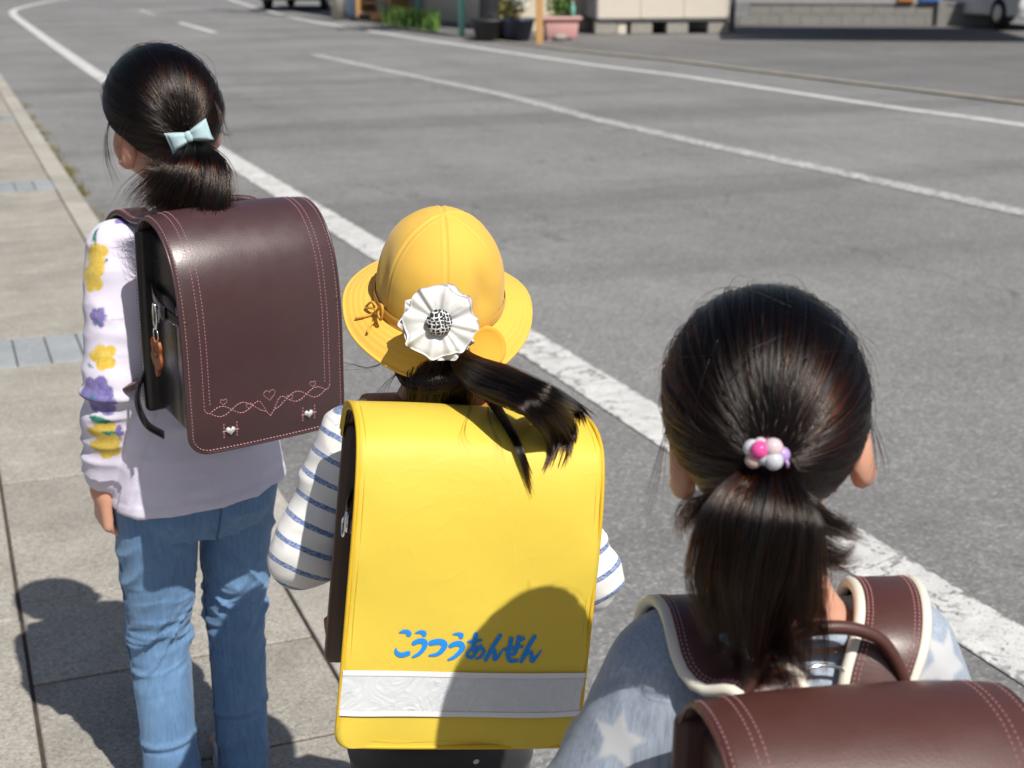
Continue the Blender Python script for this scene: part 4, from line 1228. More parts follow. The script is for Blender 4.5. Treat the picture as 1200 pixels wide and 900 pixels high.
class Person:
    sdf = SDF; k = 1.0
    def __init__(s, root_xy, heading, label, head, k=1.0, sdf=SDF):
        s.k = k; s.sdf = sdf; s.o0 = np.array([root_xy[0], root_xy[1], 0.0]); s.o = s.o0 * k; s.f = np.array([math.sin(heading), math.cos(heading), 0]); s.r = np.array([math.cos(heading), -math.sin(heading), 0])
        s.h = head; s.root = empty("person", s.o, label=label, cat="person", group="schoolchildren walking")
    def p(s, x, y, z):
        w = s.o0 + s.r * x + s.f * y + UP * z
        if s.k == 1.0: return w
        q = w * s.k; zk = lambda a: CAM_H - s.k * (CAM_H - a)
        q[2] = zk(z) if z > .45 else z * zk(.45) / .45
        return q
    def build(s, J, tors, voxel=.0036, hands=None, arm_r=(.030, .026, .0185), leg_r=(.055, .042, .027)):
        """J: joints (world); tors: list of (x, y, z, rx, ry)"""
        s.J = J; s.tors = tors
        pts = np.array(list(J.values()))
        S = s.sdf(pts.min(0) - [.20, .20, .10], pts.max(0) + [.20, .20, .17], voxel)
        C = [s.p(a[0], a[1], a[2]) for a in tors]
        S.loft(C, [a[3] for a in tors], [a[4] for a in tors], s.r, .02)
        for q in 'LR':
            S.cone(J['sh' + q], J['el' + q], arm_r[0] * 1.1, arm_r[1], .02); S.cone(J['el' + q], J['wr' + q], arm_r[1], arm_r[2], .012)
            S.cone(J['hip' + q], J['kn' + q], leg_r[0], leg_r[1], .02); S.cone(J['kn' + q], J['an' + q], leg_r[1], leg_r[2], .012)
            ft = J['an' + q]; S.cone(ft - UP * .02 - s.f * .015, np.array([ft[0], ft[1], .028]) + s.f * .11, .028, .02, .02)
            hd = hands[q]; hand(S, J['wr' + q], *hd)
        nb = J['neck']; S.cone(nb, s.h.w((0, -.018, -.05)), .037 * s.h.s, .034 * s.h.s, .018)
        s.h.prims(S)
        V, F = S.mesh(2)
        return mesh_obj("body", V, F, M_SKIN, s.root)

def garment(name, S, mat, root, disp=None, smooth=2):
    V, F = S.mesh(smooth)
    if disp is not None:
        N = vnormals(V, F); V = V + N * disp(V, N)[:, None]
    o = mesh_obj(name, V, F, mat, root)
    return o, V, F

def bvh(V, F): return BVHTree.FromPolygons([Vector(v) for v in V], F.tolist())
def drape(P, trees, gap):
    """push a path outside the garments"""
    P = np.array(P)
    for _ in range(3):
        for i in range(1, len(P) - 1):
            for tr in trees:
                loc, n, _i, d = tr.find_nearest(Vector(P[i]))
                if loc is None: continue
                sd = (Vector(P[i]) - loc).dot(n)
                if sd < gap: P[i] = np.array(loc + n * gap)
        P[1:-1] = .5 * P[1:-1] + .25 * (P[:-2] + P[2:])
    return P

def shoe(root, ankle, f, mat, sole):
    a = np.array(ankle); b = np.array([a[0], a[1], 0.0])
    S = SDF(b - [.17, .17, .01], b + [.17, .17, .12], .0035)
    S.cone(b - f * .035 + UP * .036, b + f * .03 + UP * .042, .029, .030, .01); S.cone(b + f * .02 + UP * .036, b + f * .115 + UP * .03, .032, .028, .02); S.cone(b - f * .02 + UP * .04, b - f * .015 + UP * .07, .028, .028, .01)
    S.cut((0, 0, .016), (0, 0, -1)); S.cut(b + UP * .088, (0, 0, 1))
    sh = garment("shoe", S, mat, root)[0]
    S = SDF(b - [.17, .17, .01], b + [.17, .17, .04], .0035)
    S.cone(b - f * .035 + UP * .02, b + f * .03 + UP * .02, .032, .033, .01); S.cone(b + f * .02 + UP * .02, b + f * .115 + UP * .02, .035, .031, .02)
    S.cut((0, 0, .022), (0, 0, 1)); S.cut((0, 0, .002), (0, 0, -1))
    garment("sole", S, sole, sh)

def cloth(name, col, var=.06, weave=900, bump=.25, rough=.85):
    t = NT(name); co = t.co()
    t.set(Base_Color=t.mix(t.noise(30, 4, .6, co), tuple(c * (1 - var) for c in col), tuple(min(1, c * (1 + var)) for c in col)), Roughness=rough)
    t.b.inputs['Sheen Weight'].default_value = .15
    t.bump(t.math('ADD', t.noise(weave, 2, .6, co), t.math('MULTIPLY', t.noise(55, 4, .6, co), .5)), bump, .0012)
    return t
# ================================================================== far girl: floral shirt, jeans, plum backpack
def polar_flower(q, r0, petals=5, ph=0.0, depth=.28):
    th = np.arctan2(q[:, 1], q[:, 0]) + ph; rr = np.linalg.norm(q, axis=1)
    return r0 * (1 - depth + depth * np.abs(np.cos(petals / 2 * th)) ** .7 + .08 * np.sin(3 * th + 1)) - rr
def decal(V, N, c, ang=0.0, reach=.05):
    """vertices near the surface point closest to c, in that point's tangent plane"""
    i = np.argmin(((V - c) ** 2).sum(1)); n = N[i]; u = nrm(np.cross(n, UP)); v = np.cross(n, u) * -1
    u, v = u * math.cos(ang) + v * math.sin(ang), v * math.cos(ang) - u * math.sin(ang)
    d = V - V[i]; m = (np.linalg.norm(d, axis=1) < reach) & (N @ n > -.1)
    return m, np.stack([d @ u, d @ v], 1)[m]

t = cloth("lavender_jersey", (0.70, 0.655, 0.79), .04)
co_ = t.co()
base_ = t.b.inputs['Base Color'].links[0].from_socket
for an, c1, c2 in (("f_purple", (0.13, 0.11, 0.33), (0.26, 0.22, 0.48)), ("f_yellow", (0.62, 0.40, 0.03), (0.72, 0.55, 0.12)), ("f_green", (0.0, 0.13, 0.085), (0.02, 0.24, 0.15)), ("f_core", (0.03, 0.16, 0.22), (0.05, 0.22, 0.3))):
    e = t.math('ADD', t.attr(an), t.math('MULTIPLY', t.math('SUBTRACT', t.noise(160, 4, .6, co_), .5), .007))
    base_ = t.mix(t.ramp(e, [(0.0, 0.0), (0.0015, 1.0)]), base_, t.mix(t.ramp(t.noise(120, 4, .7, co_), [(.35, 0.0), (.65, 1.0)]), c1, c2))
t.set(Base_Color=base_); M_FLORAL = t.m
t = cloth("blue_denim", (0.114, 0.232, 0.43), .10, bump=.3, rough=.8); co_ = t.co()
tw = t.n("ShaderNodeTexWave"); tw.inputs['Scale'].default_value = 260; tw.inputs['Distortion'].default_value = 1.0; t.l(t.co((1, 1, .7), rot=(0, R(30), R(20))), tw.inputs['Vector'])
fade = t.ramp(t.noise(7, 4, .6, co_), [(.35, (.80, .80, .82)), (.7, (1.22, 1.18, 1.12))])
slb = t.ramp(t.noise(240, 3, .7, t.co((1, 1, .06))), [(.3, (.80, .82, .85)), (.7, (1.22, 1.19, 1.15))])
fade = t.mix(1.0, fade, slb, 'MULTIPLY')
t.set(Base_Color=t.mix(1.0, t.mix(.22, t.b.inputs['Base Color'].links[0].from_socket, t.mix(tw.outputs['Fac'], (.05, .12, .24), (.17, .30, .46))), fade, 'MULTIPLY')); M_DENIM = t.m
M_WHITE_SHOE = plain("white_shoe", (0.65, 0.64, 0.66), 0.6, 0.06, 60); M_SOLE = plain("rubber_sole", (0.5, 0.48, 0.45), 0.8, 0.1, 60)
M_DARK_SHOE = plain("dark_shoe", (0.06, 0.05, 0.07), 0.6, 0.1, 60)


hA = Head(at(190, 134, 2.135), R(-17), R(2), R(7), 1.0, hair=(.0815, .097, .094))
A = Person((0.325, 2.18), R(-10), "girl in floral sleeves and blue jeans walking ahead of the others", hA)
J = dict(neck=A.p(-.005, -.01, 1.01), shL=A.p(-.098, -.01, .960), shR=A.p(.098, -.01, .968), elL=A.p(-.132, -.035, .765), elR=A.p(.135, .0, .79), wrL=A.p(-.146, .020, .580), wrR=A.p(.095, .13, .87),
         hipL=A.p(-.066, 0, .56), hipR=A.p(.066, 0, .57), knL=A.p(-.076, .02, .29), knR=A.p(.064, .035, .30), anL=A.p(-.080, -.02, .045), anR=A.p(.046, -.005, .05))
A.build(J, [(0, 0, .50, .09, .065), (0, 0, .58, .115, .085), (0, 0, .70, .098, .075), (0, 0, .85, .108, .082), (0, -.005, .94, .112, .072), (0, -.01, .985, .07, .05), (0, -.01, 1.02, .036, .036)],
        leg_r=(.050, .037, .024), hands={'L': ((.0, .12, -1), A.r * 1.0 + A.f * -.2, A.f, 1.0, .126), 'R': (A.f * -.1 - A.r * .6 + UP * .6, A.f * -1, UP * 1.0, .9, .118)})
hA.face(A.root)
# shirt
S = SDF(A.p(0, 0, .75) - [.30, .30, .27], A.p(0, 0, .75) + [.30, .30, .33], .0036)
S.loft([A.p(0, -.003, z) for z in (.50, .56, .64, .74, .85, .93, .975, 1.005, 1.02)], [.142, .139, .131, .121, .121, .122, .098, .060, .050], [.108, .106, .100, .094, .098, .09, .075, .054, .048], A.r, .02, 2.2)
for q in 'LR':
    S.cone(J['sh' + q], J['el' + q], .047, .041, .03); S.cone(J['el' + q], J['wr' + q] + (J['el' + q] - J['wr' + q]) * .16, .041, .031, .012)
hemn = nrm(np.array([.0, 0, -1]) + A.r * .06); S.cut(A.p(0, 0, .562), hemn)
for q in 'LR': pass
def dA(V, N):
    d = .0050 * (ridge(V * [11, 11, 20], 2) - .55) + .0022 * (ridge(V * [24, 24, 40], 5) - .5)
    fo = np.clip((.72 - V[:, 2]) / .18, 0, 1); d = d + fo * .006 * (ridge(np.stack([((V - A.o) @ A.r) * 16, ((V - A.o) @ A.f) * 16, V[:, 2] * 5], 1), 11) - .5)
    # gathers across the sleeve at the elbow
    for q in 'LR':
        el, wr = J['el' + q], J['wr' + q]; ax = nrm(wr - el); tt = (V - el) @ ax; rad = np.linalg.norm(V - el - tt[:, None] * ax, axis=1)
        m = np.exp(-((tt - .02) / .14) ** 2) * (rad < .075)
        sd = V @ nrm(np.cross(ax, A.r))
        d = d + m * .0105 * (ridge(np.stack([tt * 34 + sd * 9, sd * 9, V[:, 0] * 8], 1), 9) - .5)
        cuff = (tt > np.linalg.norm(wr - el) * .94 - .024) & (rad < .05) & (np.abs(tt) < .4)
        d = np.where(cuff, -.0015, d)
    # turned hem
    hz = (V - A.p(0, 0, .562)) @ -hemn
    d = d + np.where((hz < .017) & (hz > .002), .0012, 0)
    return d
so, V, F = garment("floral_shirt", S, M_FLORAL, A.root, dA)
treeA = bvh(V, F); N = vnormals(V, F)
att = {k: np.full(len(V), -.05) for k in ("f_purple", "f_yellow", "f_green", "f_core")}
def put(kind, c, r, ang=0.0, petals=5, **kw):
    m, q = decal(V, N, c, ang); att[kind][m] = np.maximum(att[kind][m], polar_flower(q, r, petals, ang, **kw))
def leafd(c, a, L, w):
    m, q = decal(V, N, c, a, L * 1.3); att["f_green"][m] = np.maximum(att["f_green"][m], w * (1 - (q[:, 0] / L) ** 2) - np.abs(q[:, 1]))
for k, x, y, r, a in (("f_yellow", 127, 300, .019, .3), ("f_yellow", 121, 322, .021, 1.2), ("f_purple", 124, 371, .0135, .5), ("f_yellow", 123, 416, .018, .2), ("f_purple", 112, 462, .024, .8), ("f_purple", 122, 478, .017, 2.0), ("f_yellow", 117, 527, .019, .4), ("f_yellow", 121, 551, .020, .9), ("f_purple", 138, 538, .014, .2), ("f_purple", 146, 252, .013, .4)):
    put(k, at(x, y, 2.10), r * 1.28, a, 5 if k == "f_yellow" else 6)
for x, y, a, L, w in ((121, 282, 1.3, .016, .006), (127, 288, .9, .014, .005), (114, 512, .2, .022, .008), (126, 520, .1, .014, .006), (108, 430, .3, .011, .004), (140, 372, .0, .018, .0016), (131, 312, 2.1, .012, .0018)):
    leafd(at(x, y, 2.10), a, L, w)
for x, y, r in ((124, 373, .005), (110, 466, .007), (134, 308, .004), (130, 536, .005)): put("f_core", at(x, y, 2.10), r)
g = np.random.default_rng(3)
for k in range(22):   # the print goes on over the front and the other sleeve
    c = A.p(g.uniform(.03, .2), g.uniform(.02, .14), g.uniform(.58, .98)) if k % 2 else A.p(g.uniform(-.2, .1), .14, g.uniform(.58, .95))
    put(("f_yellow", "f_purple")[k % 2], c, g.uniform(.014, .024), g.uniform(0, 6))
for k in att: set_attr(so, k, att[k])
MB().tube(spline([A.p(.052 * math.cos(a), -.006 + .050 * math.sin(a), 1.012 - .012 * math.sin(a)) for a in np.linspace(0, 2 * math.pi, 13)[:-1]], 40, True).tolist() + [A.p(.052, -.006, 1.012)], .006, 8, False).obj("collar", M_FLORAL, A.root)
# jeans
S = SDF(A.p(0, 0, .34) - [.24, .24, .34], A.p(0, 0, .34) + [.24, .24, .36], .003)
S.loft([A.p(0, 0, z) for z in (.50, .535, .58, .66)], [.104, .120, .120, .107], [.078, .096, .098, .087], A.r, .02)
for q in 'LR':
    S.cone(J['hip' + q], J['kn' + q], .068, .047, .005); S.cone(J['kn' + q], J['an' + q] - UP * .04, .047, .043, .012)
S.cut((0, 0, .006), (0, 0, -1))
def dJ(V, N):
    z = V[:, 2]; x = (V - A.o) @ A.r; y = (V - A.o) @ A.f
    bb = np.exp(-((z - .325) / .070) ** 2); th = np.exp(-((z - .45) / .07) ** 2); lo = np.exp(-((z - .05) / .05) ** 2); hp = np.exp(-((z - .55) / .05) ** 2)
    d = bb * .0105 * (ridge(np.stack([x * 9 + 3, y * 9, z * 44 + x * 10 * np.sign(x) + 2 * np.sin(x * 40)], 1), 3) ** 2.2 - .35)
    d += bb * .0055 * (ridge(np.stack([x * 16, y * 14, z * 84 - x * 20], 1), 8) ** 1.8 - .4)
    d += th * .009 * (ridge(np.stack([x * 8, y * 10, z * 20 + np.abs(x) * 30], 1), 4) ** 2 - .4)
    d += lo * .006 * (ridge(np.stack([x * 10, y * 10, z * 55], 1), 6) ** 1.6 - .4) + hp * .004 * (ridge(np.stack([x * 14, y * 10, z * 16 - np.abs(x) * 16], 1), 14) - .5)
    d += .0035 * np.exp(-((z - .145 - x * .1) / .006) ** 2) - .003 * np.exp(-((z - .137 - x * .1) / .005) ** 2)
    return d + .0022 * (ridge(V * [12, 12, 14], 7) - .5)
jo, Vj, Fj = garment("jeans", S, M_DENIM, A.root, dJ)
treeJ = bvh(Vj, Fj); M_SEAM = plain("denim_seam", (.06, .12, .22), .8, .1, 200)
M_THREAD = plain("faded_thread", (.20, .30, .42), .8, .1, 200)
def on_jeans(P, n=60):
    out = []
    for p_ in spline(P, n):
        loc, nn, _i, _d = treeJ.find_nearest(Vector(p_)); out.append(np.array(loc + nn * .0004))
    out = np.array(out)
    for _ in range(2): out[1:-1] = .5 * out[1:-1] + .25 * (out[:-2] + out[2:])
    return out
for s_, q in ((-1, 'L'), (1, 'R')):
    for w_ in (1, -.95):
        P = on_jeans([J['hip' + q] * .6 + J['kn' + q] * .4 + A.r * s_ * w_ * .075, J['kn' + q] + A.r * s_ * w_ * .06, (J['kn' + q] + J['an' + q]) / 2 + A.r * s_ * w_ * .055, J['an' + q] + A.r * s_ * w_ * .055 + UP * .0] if w_ > 0 else [J['hip' + q] * .5 + J['kn' + q] * .5 - A.r * s_ * .06, J['kn' + q] - A.r * s_ * .055, J['an' + q] - A.r * s_ * .05])
        MB().tube(P, .0014, 6).obj("seam", M_SEAM, jo)
P = on_jeans([A.p(.004, -.12, .58), A.p(.002, -.12, .54), A.p(0, -.11, .505), A.p(0, -.09, .478)], 30); MB().tube(P, .0016, 6).obj("seam", M_SEAM, jo)
for q in 'LR': shoe(A.root, J['an' + q] + A.f * .040, np.array([math.sin(R(11)), math.cos(R(11)), 0]), M_WHITE_SHOE, M_SOLE)
# hair with low ponytail
tieA = at(224, 168, 2.035)
cap = hA.cap(A.root)
strands("hair_strands", hA.comb(tieA, 13000, 15, 1, lift1=.045), .00026, cap)
pa = [tieA + (hA.c - tieA) * .12, tieA, at(230, 184, 2.005), at(231, 204, 1.99), at(224, 226, 1.992), at(216, 243, 2.02), at(212, 256, 2.07)]
ra = [.010, .011, .030, .052, .066, .072, .064]
P, _, _ = tail(pa, ra, 7000, 22, 4, frizz=.004, lenvar=.34, flat=.72, locks=50, bend=.030, scat=.13, wave=.018)
tail_core(pa, ra, A.root, .58, .6)
pt = [o for o in A.root.children if o.name.startswith("ponytail")][0]
strands("ponytail_strands", P, .00028, pt)
W_ = wisps([[at(133, 128, 2.10), at(126, 155, 2.09), at(128, 185, 2.09), at(142, 218, 2.10)], [at(252, 118, 2.09), at(259, 140, 2.09), at(262, 165, 2.09)]], 16, .0035, 5)
strands("loose_strands", np.concatenate([W_[:, ::1][:, np.linspace(0, 15, 10).astype(int)], flyaways(hA, 12, 6)]), .00022, cap)
strands("loose_strands", wisps([[at(200, 55, 2.12), at(165, 52, 2.12), at(140, 70, 2.12), at(128, 92, 2.12)], [at(190, 235, 2.0), at(165, 228, 2.0), at(140, 234, 2.0)], [at(255, 150, 2.06), at(265, 158, 2.06), at(276, 156, 2.06)]], 5, .003, 8, 10), .0002, cap)

# bag
MA = bag_matrix(A.p(.014, -.100, .740), R(-11.5), R(-7), R(1.5))
HA, WA, DA = .292, .238, .178
def strap_path(Pn, M, W, H, s, zs, yoff=0.0, x0=.075, trees=(), gap=.007, low=.27):
    pts = [mpt(M, (-s * .040, .004, H - .022)), mpt(M, (-s * .046, -.004, H + .004)), Pn.p(s * (x0 - .012), -.055 + yoff, zs + .022), Pn.p(s * x0, -.005 + yoff, zs + .034), Pn.p(s * (x0 + .004), .055 + yoff, zs + .0), Pn.p(s * (x0 + .01), .105 + yoff, zs - .09), Pn.p(s * (x0 + .03), .11 + yoff, zs - .17), Pn.p(s * (x0 + .065), .03 + yoff, zs - low + .02), mpt(M, (-s * (W / 2 - .005), -.004, .055)), mpt(M, (-s * (W / 2 - .012), .004, .022))]
    P = drape(spline(pts, 44), trees, gap)
    wd = [Pn.r, Pn.r, Pn.r, Pn.r, Pn.r, Pn.r, Pn.r * .7 + Pn.f * -.6 * s, Pn.f * -1.0 * s, Pn.r * .4 - Pn.f * .6 * s, Pn.r]
    if s < 0: pass
    return (P, wd, .044)
bagA, flA = backpack(MA, WA, HA, DA, M_LEATHER_A, "plum-brown backpack with pink heart stitching and two heart rivets", motif=True, stitch=M_STITCH, pink=True, arch=.016,
                straps=[strap_path(A, MA, WA, HA, s, .985, trees=(treeA,)) for s in (-1, 1)])
# hanging strap end below the left corner
P = spline([mpt(MA, (WA / 2 - .006, .006, .075)), mpt(MA, (WA / 2 + .014, .010, .03)), mpt(MA, (WA / 2 + .006, .016, -.012)), mpt(MA, (WA / 2 - .018, .022, -.035))], 20)
v, f = ribbon_geo(P, np.tile(np.array(MA.to_3x3() @ Vector((.55, .8, .1))), (20, 1)), .020, .004); MB().add(v, f).obj("strap_end", M_BLACKL, bagA)
# keyring charm on the side ring
kp = mpt(MA, (WA / 2 + .006, .092, HA * .60))
key = empty("keyring_charm", kp, label="orange leather animal charm hanging from the plum-brown backpack's ring", cat="keyring")
b3 = np.array(MA.to_3x3()); xk, yk, zk = b3[:, 0], b3[:, 1], b3[:, 2]
MB().tube([kp + zk * (.008 + .018 * math.cos(a)) + yk * .0065 * math.sin(a) + xk * .003 for a in np.linspace(0, 2 * math.pi, 24)], .0021, 6, False).obj("snap_hook", M_CHROME, key)
MB().tube([kp + zk * (-.020 + .009 * math.cos(a)) + yk * .009 * math.sin(a) + xk * .003 for a in np.linspace(0, 2 * math.pi, 20)], .0014, 6, False).obj("split_ring", M_CHROME, key)
out = [(-.012, -.028), (-.004, -.024), (.004, -.030), (.013, -.026), (.019, -.034), (.017, -.044), (.020, -.054), (.015, -.066), (.007, -.070), (.006, -.078), (.001, -.082), (-.004, -.077), (-.004, -.069), (-.012, -.064), (-.017, -.054), (-.013, -.046), (-.016, -.037)]
q = spline([(a, b, 0) for a, b in out], 48, True)
V2 = [kp + yk * a + zk * b + xk * (d + .004) for d in (-.002, .002) for a, b, _ in q]
MB().add(V2, [list(range(48))[::-1], [48 + i for i in range(48)]] + [[i, (i + 1) % 48, 48 + (i + 1) % 48, 48 + i] for i in range(48)]).obj("charm", M_CHARM, key, False)
MB().tube([kp + xk * .0068 + yk * a + zk * b for a, b in ((-.008, -.040), (-.002, -.048), (.004, -.044), (.008, -.052))], .0012, 5).obj("charm_stitch", M_LEATHER_B, key)

# bow
M_BOW = cloth("mint_felt", (0.37, 0.51, 0.545), .04, bump=.3).m; M_GREENTIE = cloth("green_elastic", (0.01, 0.10, 0.05), .1).m
bc = at(222, 160, 2.0)
bow = empty("hair_bow", bc, label="pale mint felt bow tying the low ponytail of the floral-sleeved girl", cat="hair bow")
bx = nrm(np.array(at(244, 151, 2.0)) - np.array(at(200, 167, 2.0))); bn = nrm(np.array([0, 0, CAM_H]) - bc); by = nrm(np.cross(bn, bx)); bn = np.cross(bx, by)
for s in (-1, 1):
    S = SDF(bc - .05, bc + .05, .0014)
    n_ = 22; V2, F2 = [], []
    for j in range(n_):
        u = j / (n_ - 1); hw_ = .0065 + .0095 * u ** .8; th_ = .0045 + .0075 * math.sin(math.pi * min(1, u * 1.05)) ** .8
        if u > .9: th_ *= .75
        for i in range(20):
            a = 2 * math.pi * i / 20; ca, sa = math.cos(a), math.sin(a)
            pin = 1 - .45 * math.exp(-(ca / .25) ** 2) * (1 - u) ** .7
            V2.append(bc + bx * s * (.002 + .0265 * u + .003 * abs(ca) ** 2 * u) + by * hw_ * np.sign(ca) * abs(ca) ** .75 + bn * (th_ * sa * pin + .002))
    F2 = grid_faces(20, n_, True) + [list(range(20)), [(n_ - 1) * 20 + i for i in range(20)]]
    MB().add(V2, F2).obj("bow_loop", M_BOW, bow)
v, f = rounded_box((.012, .016, .014), .005, 3); MB().add(bc + bn * .003 + v @ np.stack([bx, by, bn], 0), f).obj("bow_knot", M_BOW, bow)
MB().tube([tieA + nrm(pa[2] - tieA) * .004 + .0125 * (bx * math.cos(a) + nrm(np.cross(nrm(pa[2] - tieA), bx)) * math.sin(a)) for a in np.linspace(0, 2 * math.pi, 26)], .0045, 8, False).obj("elastic_band", M_GREENTIE, bow)
KB = 0.95
def atB(px, py, d): return at(px, py, d * KB)
class SDFB(SDF):
    def cone(s, a, b, ra, rb, k=0.012, op='add', sq=None): super().cone(a, b, ra * KB, rb * KB, k, op, sq)
    def loft(s, C, rx, ry, xd, k=0.015, pw=2.3): super().loft(C, np.array(rx) * KB, np.array(ry) * KB, xd, k, pw)
# ================================================================== middle girl: yellow hat, striped shirt, yellow-covered backpack
t = cloth("striped_jersey", (0.76, 0.745, 0.73), .03); co_ = t.co()
s_ = t.math('FRACT', t.math('MULTIPLY', t.math('ADD', t.attr("stripe"), t.math('MULTIPLY', t.math('SUBTRACT', t.noise(70, 3, .6, co_), .5), .0022)), 1 / .0275))
d_ = t.math('ABSOLUTE', t.math('SUBTRACT', s_, .5))
msk = t.ramp(d_, [(.100, 1.0), (.125, 0.0)])
heather = t.ramp(t.noise(420, 3, .7, t.co((.35, 1, 1))), [(.36, (0.055, 0.10, 0.28)), (.62, (0.32, 0.40, 0.58))])
t.set(Base_Color=t.mix(msk, t.b.inputs['Base Color'].links[0].from_socket, heather)); M_STRIPE = t.m
t = cloth("black_dotted_cotton", (0.012, 0.012, 0.016), .1); co_ = t.co()
dots = t.ramp(t.voro(26, co_), [(.09, 1.0), (.11, 0.0)]); t.set(Base_Color=t.mix(dots, t.b.inputs['Base Color'].links[0].from_socket, (.45, .45, .47))); M_DOTS = t.m

hB = Head(atB(514, 366, 1.80), R(14), R(-2), R(0), .96 * KB, hair=(.079, .092, .090))
B = Person((0.545, 1.625), R(14), "girl in yellow hat and striped shirt walking in the middle", hB, KB, SDFB)
J = dict(neck=B.p(-.0, .015, .850), shL=B.p(-.100, .01, .795), shR=B.p(.105, .01, .785), elL=B.p(-.172, -.012, .650), elR=B.p(.196, -.03, .605), wrL=B.p(-.105, .125, .70), wrR=B.p(.105, .125, .69),
         hipL=B.p(-.058, 0, .47), hipR=B.p(.058, 0, .47), knL=B.p(-.06, .03, .26), knR=B.p(.06, -.01, .26), anL=B.p(-.06, .0, .05), anR=B.p(.062, -.07, .055))
B.build(J, [(0, 0, .42, .085, .062), (0, 0, .49, .108, .08), (0, 0, .58, .094, .072), (0, .005, .70, .100, .076), (0, .01, .775, .105, .068), (0, .012, .815, .086, .056), (0, .013, .838, .056, .046), (0, .015, .865, .036, .036)],
        hands={'L': (UP * .5 + B.r * .6 + B.f * .1, B.f * -1, UP * 1.0 + B.r * -.2, .95, .108), 'R': (UP * .5 - B.r * .6 + B.f * .1, B.f * -1, UP * 1.0 + B.r * .2, .95, .108)})
hB.face(B.root)
S = SDFB(B.p(0, 0, .62) - [.33, .33, .22], B.p(0, 0, .62) + [.33, .33, .30], .0036)
S.loft([B.p(0, y, z) for y, z in ((0, .42), (0, .47), (.0, .55), (.004, .65), (.008, .74), (.01, .785), (.012, .808), (.013, .822), (.014, .832))], [.128, .126, .116, .112, .114, .114, .098, .084, .074], [.098, .096, .088, .088, .092, .084, .070, .060, .054], B.r, .02, 2.2)
for q in 'LR':
    S.cone(J['sh' + q], J['el' + q], .046, .039, .03); S.cone(J['el' + q], J['wr' + q] + (J['el' + q] - J['wr' + q]) * .1, .039, .030, .014)
S.cut(B.p(0, 0, .44), (0, 0, -1))
def dB(V, N):
    d = .0075 * (ridge(V * [12, 12, 24], 12) ** 1.5 - .45) + .0028 * (ridge(V * [26, 26, 44], 15) - .5)
    for q in 'LR':
        el = J['el' + q]; m = np.exp(-(np.linalg.norm(V - el, axis=1) / .07) ** 2)
        d = d + m * .008 * (ridge(V * [18, 12, 34], 19) - .5)
    return d
so, V, F = garment("striped_shirt", S, M_STRIPE, B.root, dB); treeB = bvh(V, F)
st = V[:, 2] * 1.0
for q in 'LR':
    sh, el, wr = J['sh' + q], J['el' + q], J['wr' + q]; a1 = nrm(el - sh); L1 = np.linalg.norm(el - sh); a2 = nrm(wr - el); L2 = np.linalg.norm(wr - el)
    t1 = (V - sh) @ a1; r1 = np.linalg.norm(V - sh - np.clip(t1, 0, L1)[:, None] * a1, axis=1); t2 = (V - el) @ a2; r2 = np.linalg.norm(V - el - np.clip(t2, 0, L2)[:, None] * a2, axis=1)
    lat = np.abs((V - B.o) @ B.r) > .121; same = ((V - B.o) @ B.r) * (-1 if q == 'L' else 1) > 0; m1 = same & ((r1 < .060) | lat) & (t1 > -.012); m2 = same & ((r2 < .066) | (lat & (r2 < .1)))
    wt = np.clip((r1 - r2) / .03, 0, 1); val = (1 - wt) * t1 + wt * (L1 + t2)
    st = np.where(m1 | m2, -val + .62, st)
set_attr(so, "stripe", st)
S = SDFB(B.p(0, 0, .28) - [.24, .24, .28], B.p(0, 0, .28) + [.24, .24, .30], .004)
S.loft([B.p(0, 0, z) for z in (.36, .42, .48, .54)], [.11, .125, .118, .10], [.085, .095, .092, .08], B.r, .02)
for q in 'LR':
    S.cone(J['hip' + q], J['kn' + q], .072, .060, .008); S.cone(J['kn' + q], J['an' + q] - UP * .0, .060, .050, .012)
S.cut((0, 0, .035), (0, 0, -1))
garment("dotted_trousers", S, M_DOTS, B.root, lambda V, N: .004 * (ridge(V * [10, 10, 22], 22) - .5))
for q in 'LR': shoe(B.root, J['an' + q], B.f, M_DARK_SHOE, M_SOLE)

# bag and cover -----------------------------------------------------
MBg = bag_matrix(B.p(-.016, -.098, .530), R(9.0), R(7), R(-7.5)) @ Matrix.Scale(KB, 4)
HB, WB, DB = .312, .272, .176
M_TAN = leather("tan_leather", (0.42, 0.15, 0.035), .5, 0.0)
PROF_B = [(.006, HB - .022), (.012, HB - .004), (.028, HB + .012), (.058, HB + .021), (.096, HB + .020), (.130, HB + .010), (.154, HB - .010), (.168, HB - .042), (.175, HB - .095), (.177, HB - .19), (.178, .05), (.176, .01)]
bagB, flB = backpack(MBg, WB, HB, DB, M_LEATHER_B, "dark brown backpack mostly hidden under the yellow cover", stitch=None, straps=[strap_path(B, MBg, WB, HB, s, .800, .01, .066, trees=(treeB,)) for s in (-1, 1)], flap_kw=dict(drop=.01, prof=PROF_B), strap_mat=M_TAN)
def vinyl(name, col, rough=.52):
    t = NT(name); co = t.co()
    n = t.noise(9, 4, .6, co)
    scf = t.ramp(t.noise(70, 6, .75, co), [(.62, 0.0), (.72, .22)])
    t.set(Base_Color=t.mix(scf, t.mix(n, tuple(c * .95 for c in col), tuple(min(1, c * 1.03) for c in col)), tuple(c * .72 for c in col)), Roughness=rough)
    t.b.inputs['Specular IOR Level'].default_value = .3
    crs = t.ramp(t.noise(7, 3, .55, co, 1.2), [(.46, 0.0), (.5, 1.0), (.54, 0.0)])
    t.bump(t.math('ADD', t.math('ADD', t.math('MULTIPLY', t.noise(14, 3, .5, co), 3.5), t.math('MULTIPLY', crs, .25)), t.math('MULTIPLY', t.noise(1100, 2, .6, co), .35)), .26, .0018)
    return t.m
